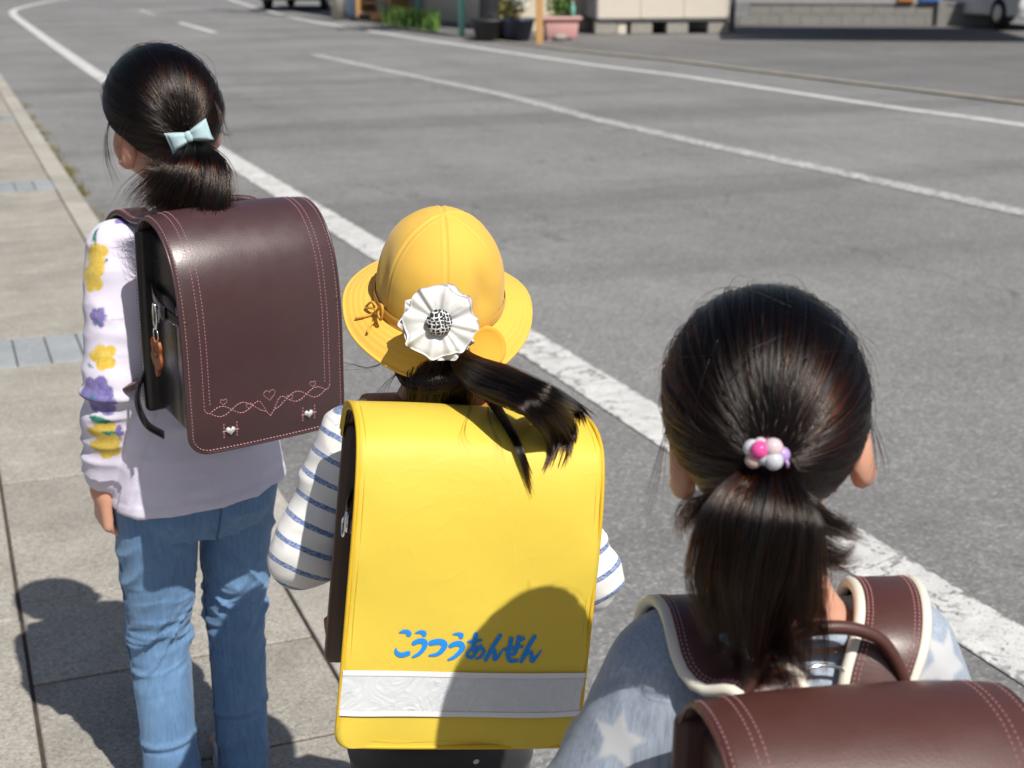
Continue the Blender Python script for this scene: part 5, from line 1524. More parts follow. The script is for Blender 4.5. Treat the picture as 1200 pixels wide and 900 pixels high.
M_YELLOW = vinyl("yellow_vinyl", (0.68, 0.51, 0.065))
M_YPIPE = vinyl("yellow_piping", (0.66, 0.42, 0.025), .5)
t = NT("reflective_tape"); co_ = t.co()
w_ = t.n("ShaderNodeTexNoise"); w_.inputs['Scale'].default_value = 22; w_.inputs['Detail'].default_value = 2; w_.inputs['Distortion'].default_value = 2.2; t.l(co_, w_.inputs['Vector'])
t.set(Base_Color=t.mix(w_.outputs['Fac'], (.56, .585, .62), (.68, .70, .72)), Roughness=.28, Metallic=0.0)
t.b.inputs['Coat Weight'].default_value = .6; t.b.inputs['Coat Roughness'].default_value = .08
t.bump(t.math('ADD', t.math('MULTIPLY', t.ramp(w_.outputs['Fac'], [(.3, 0.0), (.45, .8), (.5, 1.0), (.55, .8), (.7, 0.0)]), 2.2), t.math('MULTIPLY', t.voro(700, co_), .2)), .24, .002); M_TAPE = t.m
M_TAPE_EDGE = plain("white_tape_edge", (.72, .73, .74), .5, .03, 60)
M_PRINT = plain("blue_print", (0.015, 0.25, 0.72), .45, .04, 30, bump=0)

WC = .283
cover = empty("backpack_cover", M=MBg, label="bright yellow vinyl safety cover with blue lettering over the middle girl's backpack", cat="backpack cover")
flC = Flap(WC, HB, DB, drop=-.028, bulge=.004, grow=.0065, prof=[(a, b if i < 10 else b - .044) for i, (a, b) in enumerate(PROF_B)])
def wobC(x, s): return .0022 * np.sin(x * 23 + s * 14) * np.sin(s * 9 + x * 5) * np.clip((s - .12) / .1, 0, 1) + .0022 * np.exp(-((flC.S - s) / .03) ** 2) * np.sin(x * 60) + .0016 * np.exp(-((WC / 2 - np.abs(x)) / .02) ** 2) * np.sin(s * 55 + 3 * np.sign(x))
panel = flC.sheet("cover_panel", M_YELLOW, cover, nx=40, ns=110, th=.0022, rc=.016, wob=wobC)
# side skirts of the cover
for s in (-1, 1):
    sv = np.linspace(.0, flC.S - .012, 60); a = flC.pt(np.full(60, s * WC / 2 * .998), sv, .001); b = flC.pt(np.full(60, s * (WC / 2 - .002)), sv, -.007)
    V2 = np.concatenate([a, (a + b) / 2 + np.array([s * .0015, 0, 0]), b]); MB().add(V2, [q if s < 0 else q[::-1] for q in grid_faces(60, 3)]).obj("side_skirt", M_YPIPE, cover, True, True)
xs, ss = flC.rim_path(.0006, .016, n=80); MB().tube(flC.pt(xs, ss, .0016)[::2], .0026, 7).obj("piping", M_YPIPE, panel, True, True)
xs, ss = flC.rim_path(.0085, .016, n=80); mb = MB(); P = flC.pt(xs, ss, .0026); dashes(mb, P, flC.pt(xs, ss, .006) - P, dash=.0026, gap=.0012, w=.0007, h=.0004); mb.obj("stitching", M_YPIPE, panel, False, True)["kind"] = "stuff"
def band(name, s0, s1, off, mat, parent, hw, nx=60, ns=10, th=.0008):
    u = np.linspace(-hw, hw, nx); V2 = []
    for a in np.linspace(s0, s1, ns): V2.append(flC.pt(u, np.full(nx, a), off + np.array([wobC(x, a) for x in u])))
    for a in np.linspace(s0, s1, ns): V2.append(flC.pt(u, np.full(nx, a), off - th + np.array([wobC(x, a) for x in u])))
    f1 = grid_faces(nx, ns); n1 = nx * ns
    return mesh_obj(name, np.concatenate(V2), f1 + [[i + n1 for i in q[::-1]] for q in f1], mat, parent, True, True)
s1 = flC.S - .040; s0 = s1 - .050
tape = band("reflective_strip", s0, s1, .0042, M_TAPE, cover, WC / 2 - .001)
band("strip_border", s0 - .0015, s0 + .0045, .0050, M_TAPE_EDGE, tape, WC / 2 - .0008, ns=4); band("strip_border", s1 - .0045, s1 + .0015, .0050, M_TAPE_EDGE, tape, WC / 2 - .0008, ns=4)
# brush lettering  ko-u-tsu-u-a-n-ze-n
K1 = lambda l: [[(440 + x * .0917, 725 + y * .0917, w * .0917) for x, y, w in st] for st in l]
K2 = lambda l: [[(535 + x * .0917, 725 + y * .0917, w * .0917) for x, y, w in st] for st in l]
LET = [K1([[(290, 215, 22), (340, 203, 45), (385, 208, 52), (402, 232, 62)], [(257, 415, 16), (262, 455, 42), (300, 488, 54), (350, 492, 56), (415, 470, 56)]]),
       K1([[(488, 215, 20), (540, 203, 42), (585, 210, 50), (594, 228, 56)], [(475, 342, 52), (530, 315, 58), (590, 315, 64), (616, 350, 64), (600, 410, 54), (550, 472, 44), (480, 513, 26)]]),
       K1([[(690, 335, 62), (760, 318, 68), (830, 322, 70), (863, 360, 70), (830, 430, 56), (770, 475, 42), (688, 490, 24)]]),
       K1([[(962, 217, 20), (1015, 213, 38), (1060, 222, 50), (1062, 243, 56)], [(942, 360, 54), (1000, 335, 58), (1060, 335, 64), (1092, 375, 64), (1060, 440, 54), (1000, 500, 44), (932, 535, 26)]]),
       K2([[(125, 307, 32), (200, 300, 40), (285, 285, 34)], [(210, 212, 56), (205, 290, 54), (195, 380, 50), (212, 440, 38)], [(292, 350, 30), (255, 415, 30), (195, 500, 36), (140, 492, 38), (122, 455, 38), (165, 402, 36), (240, 376, 38), (310, 388, 42), (333, 428, 42), (305, 490, 38), (235, 522, 20)]]),
       K2([[(525, 228, 52), (470, 320, 52), (415, 430, 54), (368, 528, 48)], [(368, 528, 42), (420, 440, 42), (468, 410, 44), (480, 455, 46), (482, 518, 48), (520, 495, 42), (560, 430, 28), (592, 383, 14)]]),
       K2([[(612, 398, 36), (700, 380, 42), (828, 356, 38)], [(675, 268, 56), (665, 360, 54), (655, 470, 54), (690, 534, 50), (782, 533, 38)], [(770, 245, 50), (765, 340, 50), (740, 440, 48), (700, 462, 30)], [(792, 245, 30), (812, 282, 30)], [(832, 238, 26), (845, 268, 26)]]),
       K2([[(978, 238, 54), (925, 335, 54), (872, 450, 54), (838, 543, 48)], [(838, 543, 42), (892, 455, 44), (945, 428, 46), (966, 462, 48), (978, 543, 48), (1020, 500, 40), (1060, 450, 28), (1092, 400, 13)]])]
PXM = 1020.0
def lpt(px, py, off):
    x = -(px - 548.5) / PXM; s = s0 - (789.5 - py) / (PXM * .955)
    return flC.pt(np.array([x]), np.array([s]), off + wobC(x, s))[0]
for li, strokes in enumerate(LET):
    mb = MB()
    for si, stx in enumerate(strokes):
        C = spline(stx, 30); xy = C[:, :2]; w = np.maximum(C[:, 2] / 2 * 1.1, .5)
        T = np.gradient(xy, axis=0); T /= np.linalg.norm(T, axis=1)[:, None]; Nn = np.stack([-T[:, 1], T[:, 0]], 1)
        Lp, Rp = xy + Nn * w[:, None], xy - Nn * w[:, None]
        V2, F2 = [], []
        for i in range(30):
            o_ = .0031 + .00012 * si + i * 3e-6
            V2 += [lpt(*Lp[i], o_), lpt(*xy[i], o_ + .0001), lpt(*Rp[i], o_)]
        for i in range(29):
            b = i * 3; F2 += [[b, b + 1, b + 4, b + 3], [b + 1, b + 2, b + 5, b + 4]]
        for e, sg in ((0, -1), (29, 1)):
            b = e * 3; o_ = .0031 + .00012 * si + e * 3e-6; ring = []
            for a in np.linspace(0, math.pi, 7)[1:-1]:
                p_ = xy[e] + Nn[e] * w[e] * math.cos(a) + T[e] * sg * w[e] * math.sin(a); ring.append(len(V2)); V2.append(lpt(*p_, o_))
            ch = [b] + ring + [b + 2]
            F2 += [[b + 1, ch[k], ch[k + 1]] for k in range(len(ch) - 1)]
        mb.add(V2, F2)
    mb.obj("printed_letter", M_PRINT, cover, False, True)

# hair ------------------------------------------------------------
pv = np.array([list(MBg @ v.co) for v in panel.data.vertices]); treeP = BVHTree.FromPolygons([Vector(v) for v in pv], [list(p.vertices) for p in panel.data.polygons])
def on(px, py, off=.006):
    """point lying just above the cover"""
    o_ = Vector((0, 0, CAM_H)); d_ = (Vector(atB(px, py, 1.0)) - o_).normalized(); hit = treeP.ray_cast(o_, d_)
    return np.array(hit[0] + hit[1] * (off if hit[1].dot(d_) < 0 else -off)) if hit[0] is not None else atB(px, py, 1.56)
capB = hB.cap(B.root)
flp = atB(515, 378, 1.655)          # flower centre
tieB = atB(532, 408, 1.70)
strands("hair_strands", hB.comb(atB(520, 452, 1.755), 4200, 14, 21, lift0=-.02, lift1=.01, filt=lambda u: u[:, 2] < .05), .00034, capB)
# nape hair falling to the collar, left of the ponytail
pn = [atB(516, 418, 1.73), atB(514, 440, 1.70), atB(512, 464, 1.70), atB(512, 525, 1.74)]
P, _, _ = tail(pn, [.030, .044, .048, .046], 3400, 18, 23, frizz=.004, lenvar=.25, flat=.5, locks=24, bend=.014, scat=.11, wave=.008); strands("nape_strands", P, .00034, capB)
pb = [tieB, atB(547, 424, 1.665), atB(568, 440, 1.63), atB(598, 456, 1.585), atB(628, 470, 1.548), on(650, 494, .020), on(662, 524, .009)]
ptB = tail_core(pb[:4], [.009, .016, .016, .005], B.root, .5, .4)
allP = []
fan = [(0, 648, 462, 676, 486, 692, 495), (.08, 646, 464, 674, 487, 688, 498), (.15, 644, 465, 672, 489, 682, 503), (.3, 640, 467, 668, 506, 671, 536), (.38, 638, 468, 667, 510, 666, 546), (.45, 635, 469, 664, 518, 660, 553), (.52, 632, 470, 660, 516, 655, 552),
       (.6, 629, 472, 653, 518, 646, 556), (.68, 624, 474, 648, 520, 640, 558), (.75, 618, 476, 642, 524, 633, 557), (.82, 606, 474, 630, 492, 640, 508), (.9, 576, 480, 604, 522, 622, 562), (1.0, 572, 482, 602, 524, 626, 588)]
for k, (v, x3, y3, x4, y4, x5, y5) in enumerate(fan):
    thin = v > .85
    p3 = atB(x3, y3, 1.572) if y3 < 475 else on(x3, y3, .012)
    pts = [tieB, atB(551 - 5 * v, 424 + 12 * v, 1.663), atB(592 - 30 * v, 438 + 20 * v, 1.612), p3, on(x4, y4, .008), on(x5, y5, .003)]
    P, _, _ = tail(pts, [.009, .015, .016, .011, .0055, .0012] if not thin else [.008, .011, .008, .0055, .004, .001], 620 if not thin else 260, 26, 60 + k, frizz=.0015, lenvar=.32 if not thin else .12, flat=.55, locks=9, swirl=.3, bend=.004 if not thin else .0015, scat=.22, wave=.003 if not thin else .001)
    allP.append(P)
# hair drawn across from under the hat into the ponytail
P, _, _ = tail([atB(470, 425, 1.74), atB(492, 446, 1.705), atB(522, 448, 1.69), atB(548, 434, 1.675), atB(570, 446, 1.64)], [.012, .020, .022, .016, .012], 900, 18, 39, frizz=.006, lenvar=.3, flat=.7, locks=9, bend=.005)
strands("ponytail_strands", np.concatenate(allP), .00019, ptB); strands("swept_strands", P, .0003, capB)
W1 = wisps([[atB(560, 450, 1.60), on(550, 484), on(542, 512, .003), on(552, 532, .003)], [atB(575, 455, 1.60), on(572, 492), on(585, 520, .003), on(588, 542, .003)], [atB(610, 460, 1.585), atB(640, 466, 1.575), on(672, 490), on(690, 496, .003)]], 5, .0022, 41)
W2 = wisps([[atB(450, 425, 1.74), atB(430, 432, 1.74), atB(410, 430, 1.74), atB(402, 436, 1.74)], [atB(470, 432, 1.72), atB(452, 452, 1.69), atB(440, 470, 1.67)]], 7, .004, 42)
strands("loose_strands", np.concatenate([W1, W2]), .00016, capB)

# hat ---------------------------------------------------------------
t = cloth("yellow_cotton_twill", (0.73, 0.44, 0.062), .03, weave=1200, bump=.2, rough=.8); M_HAT = t.m
M_HATBAND = cloth("yellow_grosgrain", (0.66, 0.34, 0.03), .05, bump=.3).m
hyaw, hpit, hrol = R(15), R(-19), R(-2)
hh = Head(atB(515, 352, 1.775), hyaw, hpit, hrol)
def hat_mat(c, Rm):
    M4 = Matrix.Identity(4)
    for a in range(3):
        for b in range(3): M4[a][b] = Rm[a, b]
        M4[a][3] = c[a]
    return M4
MH = hat_mat(hh.c, hh.R) @ Matrix.Scale(KB, 4)
hat = empty("school_hat", M=MH, label="bright yellow round school hat with turned brim on the middle girl", cat="hat")
na = 240; prof = spline([(1.0, -.004), (1.005, .014), (.985, .036), (.93, .060), (.79, .085), (.57, .105), (.29, .118), (.02, .123)], 40)
RX, RY = .0795, .090
seams = [R(90 + 60 * k) for k in range(6)]
V2 = []
for j, (rk, z, *_) in enumerate([(p[0], p[1]) for p in prof]):
    for i in range(na):
        a = 2 * math.pi * i / na; w = 0.0
        for sm in seams:
            d = (a - sm + math.pi) % (2 * math.pi) - math.pi; arc = d * .085 * rk
            w += -.0012 * math.exp(-(arc / .0016) ** 2) + .0007 * (math.exp(-((abs(arc) - .0045) / .0014) ** 2))
        x, y = RX * rk * math.cos(a), RY * rk * math.sin(a)
        n = nrm([math.cos(a) * rk, math.sin(a) * rk, max(0, (z - .03) / .08)])
        p = np.array([x, y, z]) + n * w
        # soft dents of the worn crown
        dent = .0085 * math.exp(-(((a - R(-52) + math.pi) % (2 * math.pi) - math.pi) / .20) ** 2 - ((z - .050) / .030) ** 2) + .0045 * math.exp(-(((a - R(-168) + math.pi) % (2 * math.pi) - math.pi) / .22) ** 2 - ((z - .055) / .03) ** 2)
        p = p - n * dent + n * .0030 * (vnoise(np.array([x, y, z]) * 28, 3) - .5)
        V2.append(p)
F2 = grid_faces(na, 40, True) + [[39 * na + i for i in range(na)]]
mesh_obj("crown", V2, F2, M_HAT, hat, True, True)
nb = 16; V2 = []
def brim(a, u, off=0.0):
    back = max(0, -math.sin(a)); side = abs(math.cos(a)); front = max(0, math.sin(a))
    wid = .039 - .002 * back + .006 * front - .003 * max(0, math.cos(a))
    drop = (.006 * u + .012 * u * u) * (1 - .35 * side) + back * (.012 * u + .010 * u * u) - .002 * side * u
    wave = .0020 * u * math.sin(a * 3 + 1) + .0010 * u * math.sin(a * 7)
    rx, ry = RX + wid * u, RY + wid * u * (1 - .12 * back)
    rows = .00032 * math.cos(u * 2 * math.pi * 6) * (.1 < u < .97)
    return np.array([rx * math.cos(a), ry * math.sin(a), .002 - drop + wave + rows + off])
nu = 28
for off in (0.0, -.0026):
    for j in range(nu):
        for i in range(na): V2.append(brim(2 * math.pi * i / na, j / (nu - 1), off))
n1 = na * nu; f1 = grid_faces(na, nu, True)
F2 = [q[::-1] for q in f1] + [[i + n1 for i in q] for q in f1] + [[(nu - 1) * na + i, (nu - 1) * na + (i + 1) % na, n1 + (nu - 1) * na + (i + 1) % na, n1 + (nu - 1) * na + i] for i in range(na)]
mesh_obj("brim", V2, F2, M_HAT, hat, True, True)
MB().tube([brim(a, 1.0, -.0013) for a in np.linspace(0, 2 * math.pi, 160)], .0021, 7, False).obj("brim_edge", M_HAT, hat, True, True)
V2 = [np.array([(RX + d) * math.cos(a) * k, (RY + d) * math.sin(a) * k, z]) for z, d, k in ((.003, .0014, 1.004), (.006, .0022, 1.004), (.013, .0022, 1.004), (.016, .0012, 1.002)) for a in np.linspace(0, 2 * math.pi, 121)[:-1]]
MB().add(V2, grid_faces(120, 4, True)).obj("hat_band", M_HATBAND, hat, True, True)
# cord bow on the left of the band, round tag on the right rear
def hp(a, z, o): return np.array([(RX + o) * math.cos(a), (RY + o) * math.sin(a), z])
a0 = R(-157); c = hp(a0, .010, .005)
tu = np.array([-math.sin(a0), math.cos(a0), 0]); rd = np.array([math.cos(a0), math.sin(a0), 0])
for s, rot in ((1, .5), (-1, -.3)):
    MB().tube(spline([c, c + tu * s * .010 + UP * (.010 + .004 * s) + rd * .003, c + tu * s * .022 + UP * (.012 * s + .006) + rd * .005, c + tu * s * .021 + UP * (.004 * s - .004) + rd * .006, c + tu * s * .009 + UP * -.002 + rd * .004, c], 24), .0016, 7).obj("cord_loop", M_HATBAND, hat, True, True)
    MB().tube(spline([c, c + tu * s * .006 + UP * -.009 + rd * .006, c + tu * s * .011 + UP * -.013 + rd * .016, c + tu * s * .017 + UP * -.017 + rd * .022], 16), .0015, 7).obj("cord_end", M_HATBAND, hat, True, True)
MB().ball(c + rd * .002, .0036, 10, 8).obj("cord_knot", M_HATBAND, hat, True, True)
ab = R(-58); bc = brim(ab, .52, .003); e1 = nrm(brim(ab + .1, .52) - brim(ab - .1, .52)); e2 = nrm(brim(ab, .7) - brim(ab, .3)); en = np.cross(e1, e2); en = en if en[2] > 0 else -en
V2 = [bc + (e1 * math.cos(a) + e2 * math.sin(a)) * r_ + en * h_ for r_, h_ in ((.0255, -.0015), (.0255, .001), (.0235, .0020), (.0200, .0010), (.0192, .0002), (.001, .0006)) for a in np.linspace(0, 2 * math.pi, 49)[:-1]]
MB().add(V2, grid_faces(48, 6, True) + [[5 * 48 + i for i in range(48)]]).obj("round_tag", M_HATBAND, hat, True, True)

# flower scrunchie ---------------------------------------------------
M_PETAL = cloth("white_chiffon", (0.66, 0.65, 0.635), .02, bump=.15, rough=.7)
M_PETAL.b.inputs['Subsurface Weight'].default_value = .2; M_PETAL.b.inputs['Subsurface Scale'].default_value = .003; M_PETAL = M_PETAL.m
t = NT("tweed_button"); co_ = t.co((1, 1, 1))
wv = t.n("ShaderNodeTexWave", bands_direction='X'); wv.inputs['Scale'].default_value = 75; wv.inputs['Distortion'].default_value = 7; t.l(co_, wv.inputs['Vector'])
wv2 = t.n("ShaderNodeTexWave", bands_direction='Z'); wv2.inputs['Scale'].default_value = 75; wv2.inputs['Distortion'].default_value = 7; t.l(co_, wv2.inputs['Vector'])
mx = t.math('MAXIMUM', t.ramp(wv.outputs['Fac'], [(.74, 0.0), (.86, 1.0)]), t.ramp(wv2.outputs['Fac'], [(.80, 0.0), (.88, 1.0)]))
mx = t.math('MULTIPLY', mx, t.ramp(t.noise(260, 3, .6, co_), [(.38, 0.0), (.5, 1.0)]))
t.set(Base_Color=t.mix(mx, (.012, .013, .018), (.72, .72, .72)), Roughness=.8); t.bump(mx, .5, .001); M_TWEED = t.m
fn = nrm(np.array([0, 0, CAM_H]) - flp + np.array([-.05, 0, .05])); fx = nrm(np.cross(UP, fn)); fy = np.cross(fn, fx)
flw = empty("flower_scrunchie", flp, label="white ruffled flower scrunchie with black tweed button on the yellow hat", cat="scrunchie")
g = np.random.default_rng(17)
def ruffle(rin, rout, lift, folds, seed, name, amp=.008):
    gg = np.random.default_rng(seed); n, m = 220, 14; ph = gg.uniform(0, 6.28, 6); am = gg.uniform(.5, 1, 6); fr = np.array([folds, folds + 2, folds * 2 - 1, 3, folds * 2 + 3, 5]); wt = np.array([1, .7, .45, .5, .35, .4])
    V2 = []
    for side in (0, 1):
        for j in range(m):
            u = j / (m - 1)
            for i in range(n):
                a = 2 * math.pi * i / n
                wv_ = sum(w_ * q * math.sin(f_ * a + p_ + .5 * math.sin(2 * a + p_)) for w_, q, f_, p_ in zip(wt, am, fr, ph)) / 2.0
                rr_ = rin + (rout - rin) * u + .0016 * u * math.sin(folds * a + ph[1]) + .0014 * u * math.sin(3 * a + ph[2]) + .0022 * u * wv_
                h = lift * math.sin(u * math.pi * .62) + amp * wv_ * u ** .8 * (1 - .25 * u) - .004 * u * u
                aa = a + .05 * u * math.cos(folds * a + ph[0])
                V2.append(flp + (fx * math.cos(aa) + fy * math.sin(aa)) * rr_ * KB + fn * ((h + .003 * u * (vnoise(np.array([rr_ * math.cos(a), rr_ * math.sin(a), .01 * seed]) * 120, seed) - .5)) * KB - side * .0009))
    f1 = grid_faces(n, m, True); n1 = n * m
    F2 = f1 + [[i + n1 for i in q[::-1]] for q in f1] + [[(m - 1) * n + i, n1 + (m - 1) * n + i, n1 + (m - 1) * n + (i + 1) % n, (m - 1) * n + (i + 1) % n] for i in range(n)]
    return MB().add(V2, F2).obj(name, M_PETAL, flw)
ruffle(.004, .0445, .006, 10, 3, "ruffle", .0062); ruffle(.004, .0425, .013, 8, 6, "ruffle", .0068)
th = np.linspace(0, 2 * math.pi, 33)[:-1]
V2 = [flp + fn * (.0145 + h_) * KB + (fx * math.cos(a) + fy * math.sin(a)) * r_ * KB for r_, h_ in ((.0135, -.006), (.0152, -.002), (.0150, .001), (.0128, .0042), (.0085, .0062), (.004, .0070), (.0005, .0072)) for a in th]
MB().add(V2, grid_faces(32, 7, True)).obj("tweed_button", M_TWEED, flw)
MB().tube([tieB + .011 * (fx * math.cos(a) + fn * math.sin(a)) for a in np.linspace(0, 2 * math.pi, 30)], .005, 8, False).obj("elastic_band", M_PETAL, flw)
# ================================================================== near girl: chambray shirt with stars, red-brown backpack
t = cloth("chambray", (0.30, 0.35, 0.43), .05, bump=.22); co_ = t.co((1, 1, .045))
slub = t.ramp(t.noise(340, 4, .65, co_), [(.32, (.78, .79, .82)), (.5, (1, 1, 1)), (.72, (1.28, 1.27, 1.24))])
base_ = t.mix(1.0, t.b.inputs['Base Color'].links[0].from_socket, slub, 'MULTIPLY')
base_ = t.mix(t.ramp(t.attr("star"), [(0.0, 0.0), (.0008, 1.0)]), base_, (.50, .51, .53)); t.set(Base_Color=base_); M_CHAM = t.m
M_NAVYCOT = cloth("navy_cotton", (.025, .03, .06), .08).m

hC = Head(at(898, 482, 1.152), R(31), R(3), R(7.5), 1.0, hair=(.0805, .097, .093))
Cc = Person((0.612, 0.912), R(19), "girl in grey-blue star shirt with beaded ponytail nearest the camera", hC)
J = dict(neck=Cc.p(-.012, -.005, .885), shL=Cc.p(-.100, .0, .810), shR=Cc.p(.092, .0, .826), elL=Cc.p(-.158, -.005, .665), elR=Cc.p(.150, .02, .675), wrL=Cc.p(-.09, .14, .73), wrR=Cc.p(.09, .14, .74),
         hipL=Cc.p(-.06, 0, .50), hipR=Cc.p(.06, 0, .50), knL=Cc.p(-.06, .06, .28), knR=Cc.p(.06, -.01, .28), anL=Cc.p(-.06, .05, .055), anR=Cc.p(.06, -.08, .06))
Cc.build(J, [(0, 0, .45, .09, .065), (0, 0, .52, .112, .082), (0, 0, .62, .096, .074), (0, 0, .73, .104, .08), (0, 0, .795, .108, .07), (-.005, -.002, .838, .086, .058), (-.008, -.003, .866, .058, .046), (-.01, -.004, .895, .037, .037)],
         hands={'L': (UP * .5 + Cc.r * .6 + Cc.f * .1, Cc.f * -1, UP * 1.0 + Cc.r * -.2, .95, .112), 'R': (UP * .5 - Cc.r * .6 + Cc.f * .1, Cc.f * -1, UP * 1.0 + Cc.r * .2, .95, .112)})
hC.face(Cc.root)
S = SDF(Cc.p(0, 0, .66) - [.33, .33, .22], Cc.p(0, 0, .66) + [.33, .33, .30], .0034)
S.loft([Cc.p(x, 0, z) for x, z in ((0, .44), (0, .50), (.0, .60), (0, .70), (0, .76), (0, .800), (-.004, .828), (-.006, .842), (-.008, .850))], [.140, .137, .127, .122, .121, .119, .104, .088, .078], [.108, .106, .098, .094, .096, .088, .074, .064, .058], Cc.r, .02, 2.2)
for q in 'LR':
    S.cone(J['sh' + q], J['el' + q], .050, .056, .03); S.cone(J['el' + q], J['el' + q] + (J['wr' + q] - J['el' + q]) * .45, .056, .052, .014)
S.cut(Cc.p(0, 0, .47), (0, 0, -1))
def dC(V, N):
    x = (V - Cc.o) @ Cc.r; y = (V - Cc.o) @ Cc.f; z = V[:, 2]
    return .0055 * (ridge(np.stack([x * 13 + z * 5, y * 12, z * 9 - x * 6], 1), 32) - .55) + .0022 * (ridge(np.stack([x * 30, y * 30, z * 16 + x * 12], 1), 35) - .5)
so, V, F = garment("star_shirt", S, M_CHAM, Cc.root, dC); treeC = bvh(V, F); N = vnormals(V, F)
star = np.full(len(V), -.03)
def star_sd(q, r, ph):
    th = np.arctan2(q[:, 1], q[:, 0]) + ph; rr_ = np.linalg.norm(q, axis=1); k = 2 * math.pi / 5
    a = np.abs((th % k) - k / 2); x, y = rr_ * np.cos(a), rr_ * np.sin(a)
    # edge from tip (angle k/2) to inner corner (angle 0) 
    ri = r * .46; p1 = np.array([ri, 0]); p2 = np.array([r * math.cos(k / 2), r * math.sin(k / 2)]); e = p2 - p1; nn = np.array([e[1], -e[0]]) / np.linalg.norm(e)
    return -((x - p1[0]) * nn[0] + (y - p1[1]) * nn[1])
spots = [(at(712, 872, 1.14), .031, .9), (at(1098, 775, 1.16), .036, .2), (Cc.p(0, -.1, .62), .035, .3), (Cc.p(.07, .11, .74), .034, .8), (Cc.p(-.06, .11, .66), .034, .2), (Cc.p(.2, .02, .70), .03, .1), (Cc.p(.02, .11, .55), .034, .5)]
for c, r_, ph in spots:
    m, q = decal(V, N, c, 0.0, .06); star[m] = np.maximum(star[m], star_sd(q, r_, ph))
set_attr(so, "star", star)
MB().tube(spline([Cc.p(-.009 + .076 * math.cos(a), -.002 + .057 * math.sin(a), .850 - .016 * math.sin(a)) for a in np.linspace(0, 2 * math.pi, 13)[:-1]], 40, True).tolist() + [Cc.p(-.009 + .076, -.002, .850)], .0055, 8, False).obj("collar", M_CHAM, Cc.root)
S = SDF(Cc.p(0, 0, .3) - [.26, .26, .30], Cc.p(0, 0, .3) + [.26, .26, .30], .004)
S.loft([Cc.p(0, 0, z) for z in (.40, .46, .52, .58)], [.10, .124, .122, .105], [.07, .094, .096, .082], Cc.r, .02)
for q in 'LR':
    S.cone(J['hip' + q], J['kn' + q], .072, .056, .008); S.cone(J['kn' + q], J['an' + q], .056, .044, .012)
S.cut((0, 0, .035), (0, 0, -1))
garment("navy_trousers", S, M_NAVYCOT, Cc.root, lambda V, N: .004 * (ridge(V * [10, 10, 22], 42) - .5))
for q in 'LR': shoe(Cc.root, J['an' + q], Cc.f, M_DARK_SHOE, M_SOLE)

MCb = bag_matrix(Cc.p(.001, -.104, .541), R(11), R(3), R(-2.0))
HC, WCb, DC = .300, .242, .182
def strap_C(s):
    P, wd, w = strap_path(Cc, MCb, WCb, HC, s, .850 if s > 0 else .818, .0, .082, (treeC,), .0075)
    return (P, wd, .050)
bagC, flCc = backpack(MCb, WCb, HC, DC, M_LEATHER_C, "red-brown backpack with pink double stitching and arched handle nearest the camera", stitch=M_STITCH, straps=[strap_C(s) for s in (-1, 1)], strap_edge=M_CREAML, arch=.050)

tieC = at(899, 536, 1.062)
capC = hC.cap(Cc.root)
strands("hair_strands", hC.comb(tieC, 22000, 16, 51, lift1=.05, eps=.11), .00023, capC)
pc = [tieC + (hC.c - tieC) * .12, tieC, at(900, 566, 1.045), at(897, 612, 1.035), at(893, 668, 1.045), at(896, 722, 1.068), at(904, 768, 1.10), at(908, 800, 1.125)]
rc_ = [.010, .0105, .025, .044, .045, .035, .025, .014]
ptC = tail_core(pc[:7], rc_[:7], Cc.root, .52, .55)
P, _, _ = tail(pc, rc_, 11000, 24, 54, frizz=.004, lenvar=.6, flat=.58, locks=56, bend=.022, scat=.11, wave=.022)
strands("ponytail_strands", P, .00023, ptC)
P, _, _ = tail([tieC, at(905, 575, 1.04), at(935, 610, 1.04), at(985, 636, 1.05), at(1014, 632, 1.055)], [.008, .016, .022, .020, .012], 1100, 20, 55, frizz=.008, lenvar=.5, flat=.8); P2, _, _ = tail([tieC, at(893, 575, 1.04), at(865, 600, 1.04), at(828, 616, 1.05), at(806, 640, 1.055)], [.008, .016, .022, .020, .012], 1100, 20, 56, frizz=.008, lenvar=.5, flat=.8)
strands("ponytail_strands", np.concatenate([P, P2]), .00026, ptC)
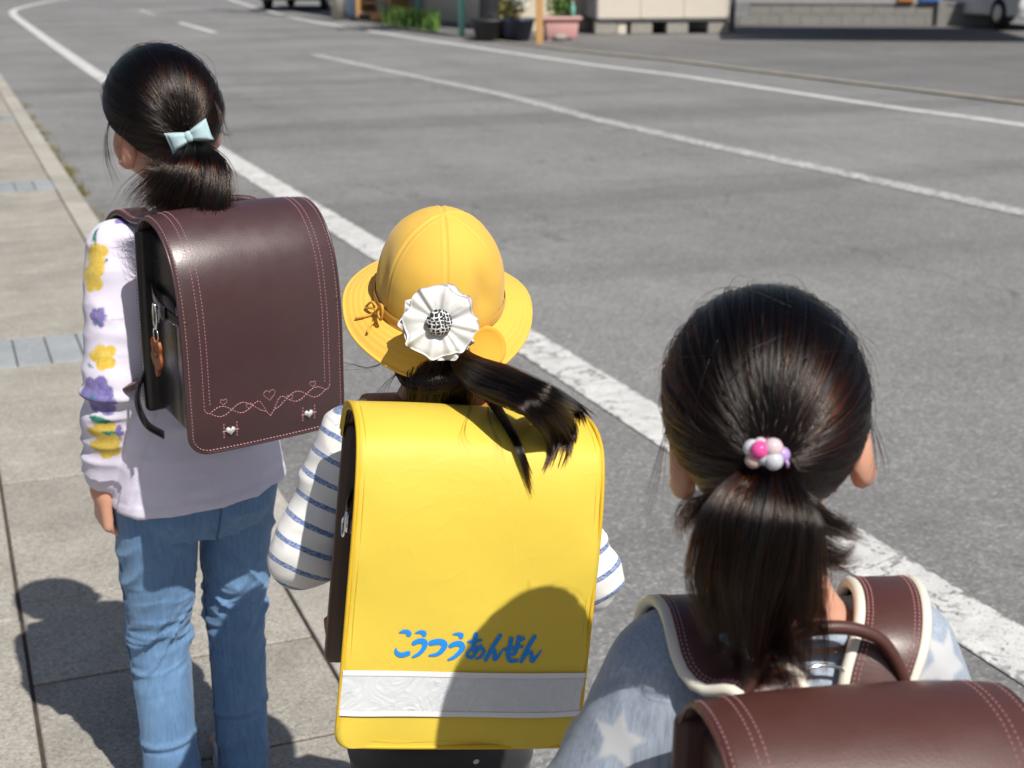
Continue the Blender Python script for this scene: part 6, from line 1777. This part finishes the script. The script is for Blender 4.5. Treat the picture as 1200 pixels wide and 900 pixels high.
strands("loose_strands", np.concatenate([wisps([[at(790, 470, 1.13), at(779, 520, 1.125), at(772, 560, 1.125), at(764, 600, 1.125)], [at(1012, 470, 1.13), at(1022, 500, 1.125), at(1030, 540, 1.125), at(1026, 570, 1.125)], [at(868, 540, 1.07), at(866, 560, 1.065), at(855, 580, 1.06), at(845, 592, 1.06)], [at(985, 380, 1.13), at(1006, 395, 1.13), at(1016, 412, 1.13), at(1020, 440, 1.13)]], 8, .003, 58, 10), flyaways(hC, 40, 59, 10, .012)]), .00018, capC)

# bead hair tie
def bead(name, col, alpha):
    t = NT(name); t.set(Base_Color=col, Roughness=.18); t.b.inputs['Transmission Weight'].default_value = alpha; t.b.inputs['IOR'].default_value = 1.35
    t.b.inputs['Subsurface Weight'].default_value = .3; t.b.inputs['Subsurface Scale'].default_value = .004; t.bump(t.noise(300, 2, .5, t.co()), .05, .0005); return t.m
BD = dict(clear=bead("clear_bead", (.74, .76, .84), .35), pink=bead("pink_bead", (.80, .10, .36), .15), pale=bead("pale_pink_bead", (.78, .62, .68), .25), lilac=bead("lilac_bead", (.52, .36, .72), .2), peach=bead("peach_bead", (.76, .55, .52), .25))
tieO = empty("beaded_hair_tie", tieC, label="hair tie of pink, clear and lilac beads on the nearest girl's ponytail", cat="hair tie")
MB().tube([tieC + .0115 * (CR * math.cos(a) + nrm(np.cross(CR, UP)) * math.sin(a)) for a in np.linspace(0, 2 * math.pi, 26)], .004, 8, False).obj("elastic_band", M_BLACKP, tieO)
for x, y, d, r_, k in ((879, 524, 1.038, .0074, 'clear'), (889, 527, 1.030, .0078, 'pink'), (881, 540, 1.036, .0072, 'peach'), (907, 524, 1.030, .0084, 'pale'), (895, 537, 1.032, .0066, 'clear'), (908, 541, 1.029, .0080, 'clear'), (919, 533, 1.036, .0068, 'lilac'), (890, 519, 1.046, .006, 'pale'), (899, 519, 1.05, .006, 'pink')):
    MB().ball(at(898 + (x - 898) * .88, 532 + (y - 532) * .88, d), r_ * .88, 20, 14).obj("bead", BD[k], tieO)
MB().tube([at(919, 537, 1.034), at(923, 543, 1.033), at(923, 548, 1.034)], [.0018, .0015, .001], 6).obj("knot_end", BD['lilac'], tieO)
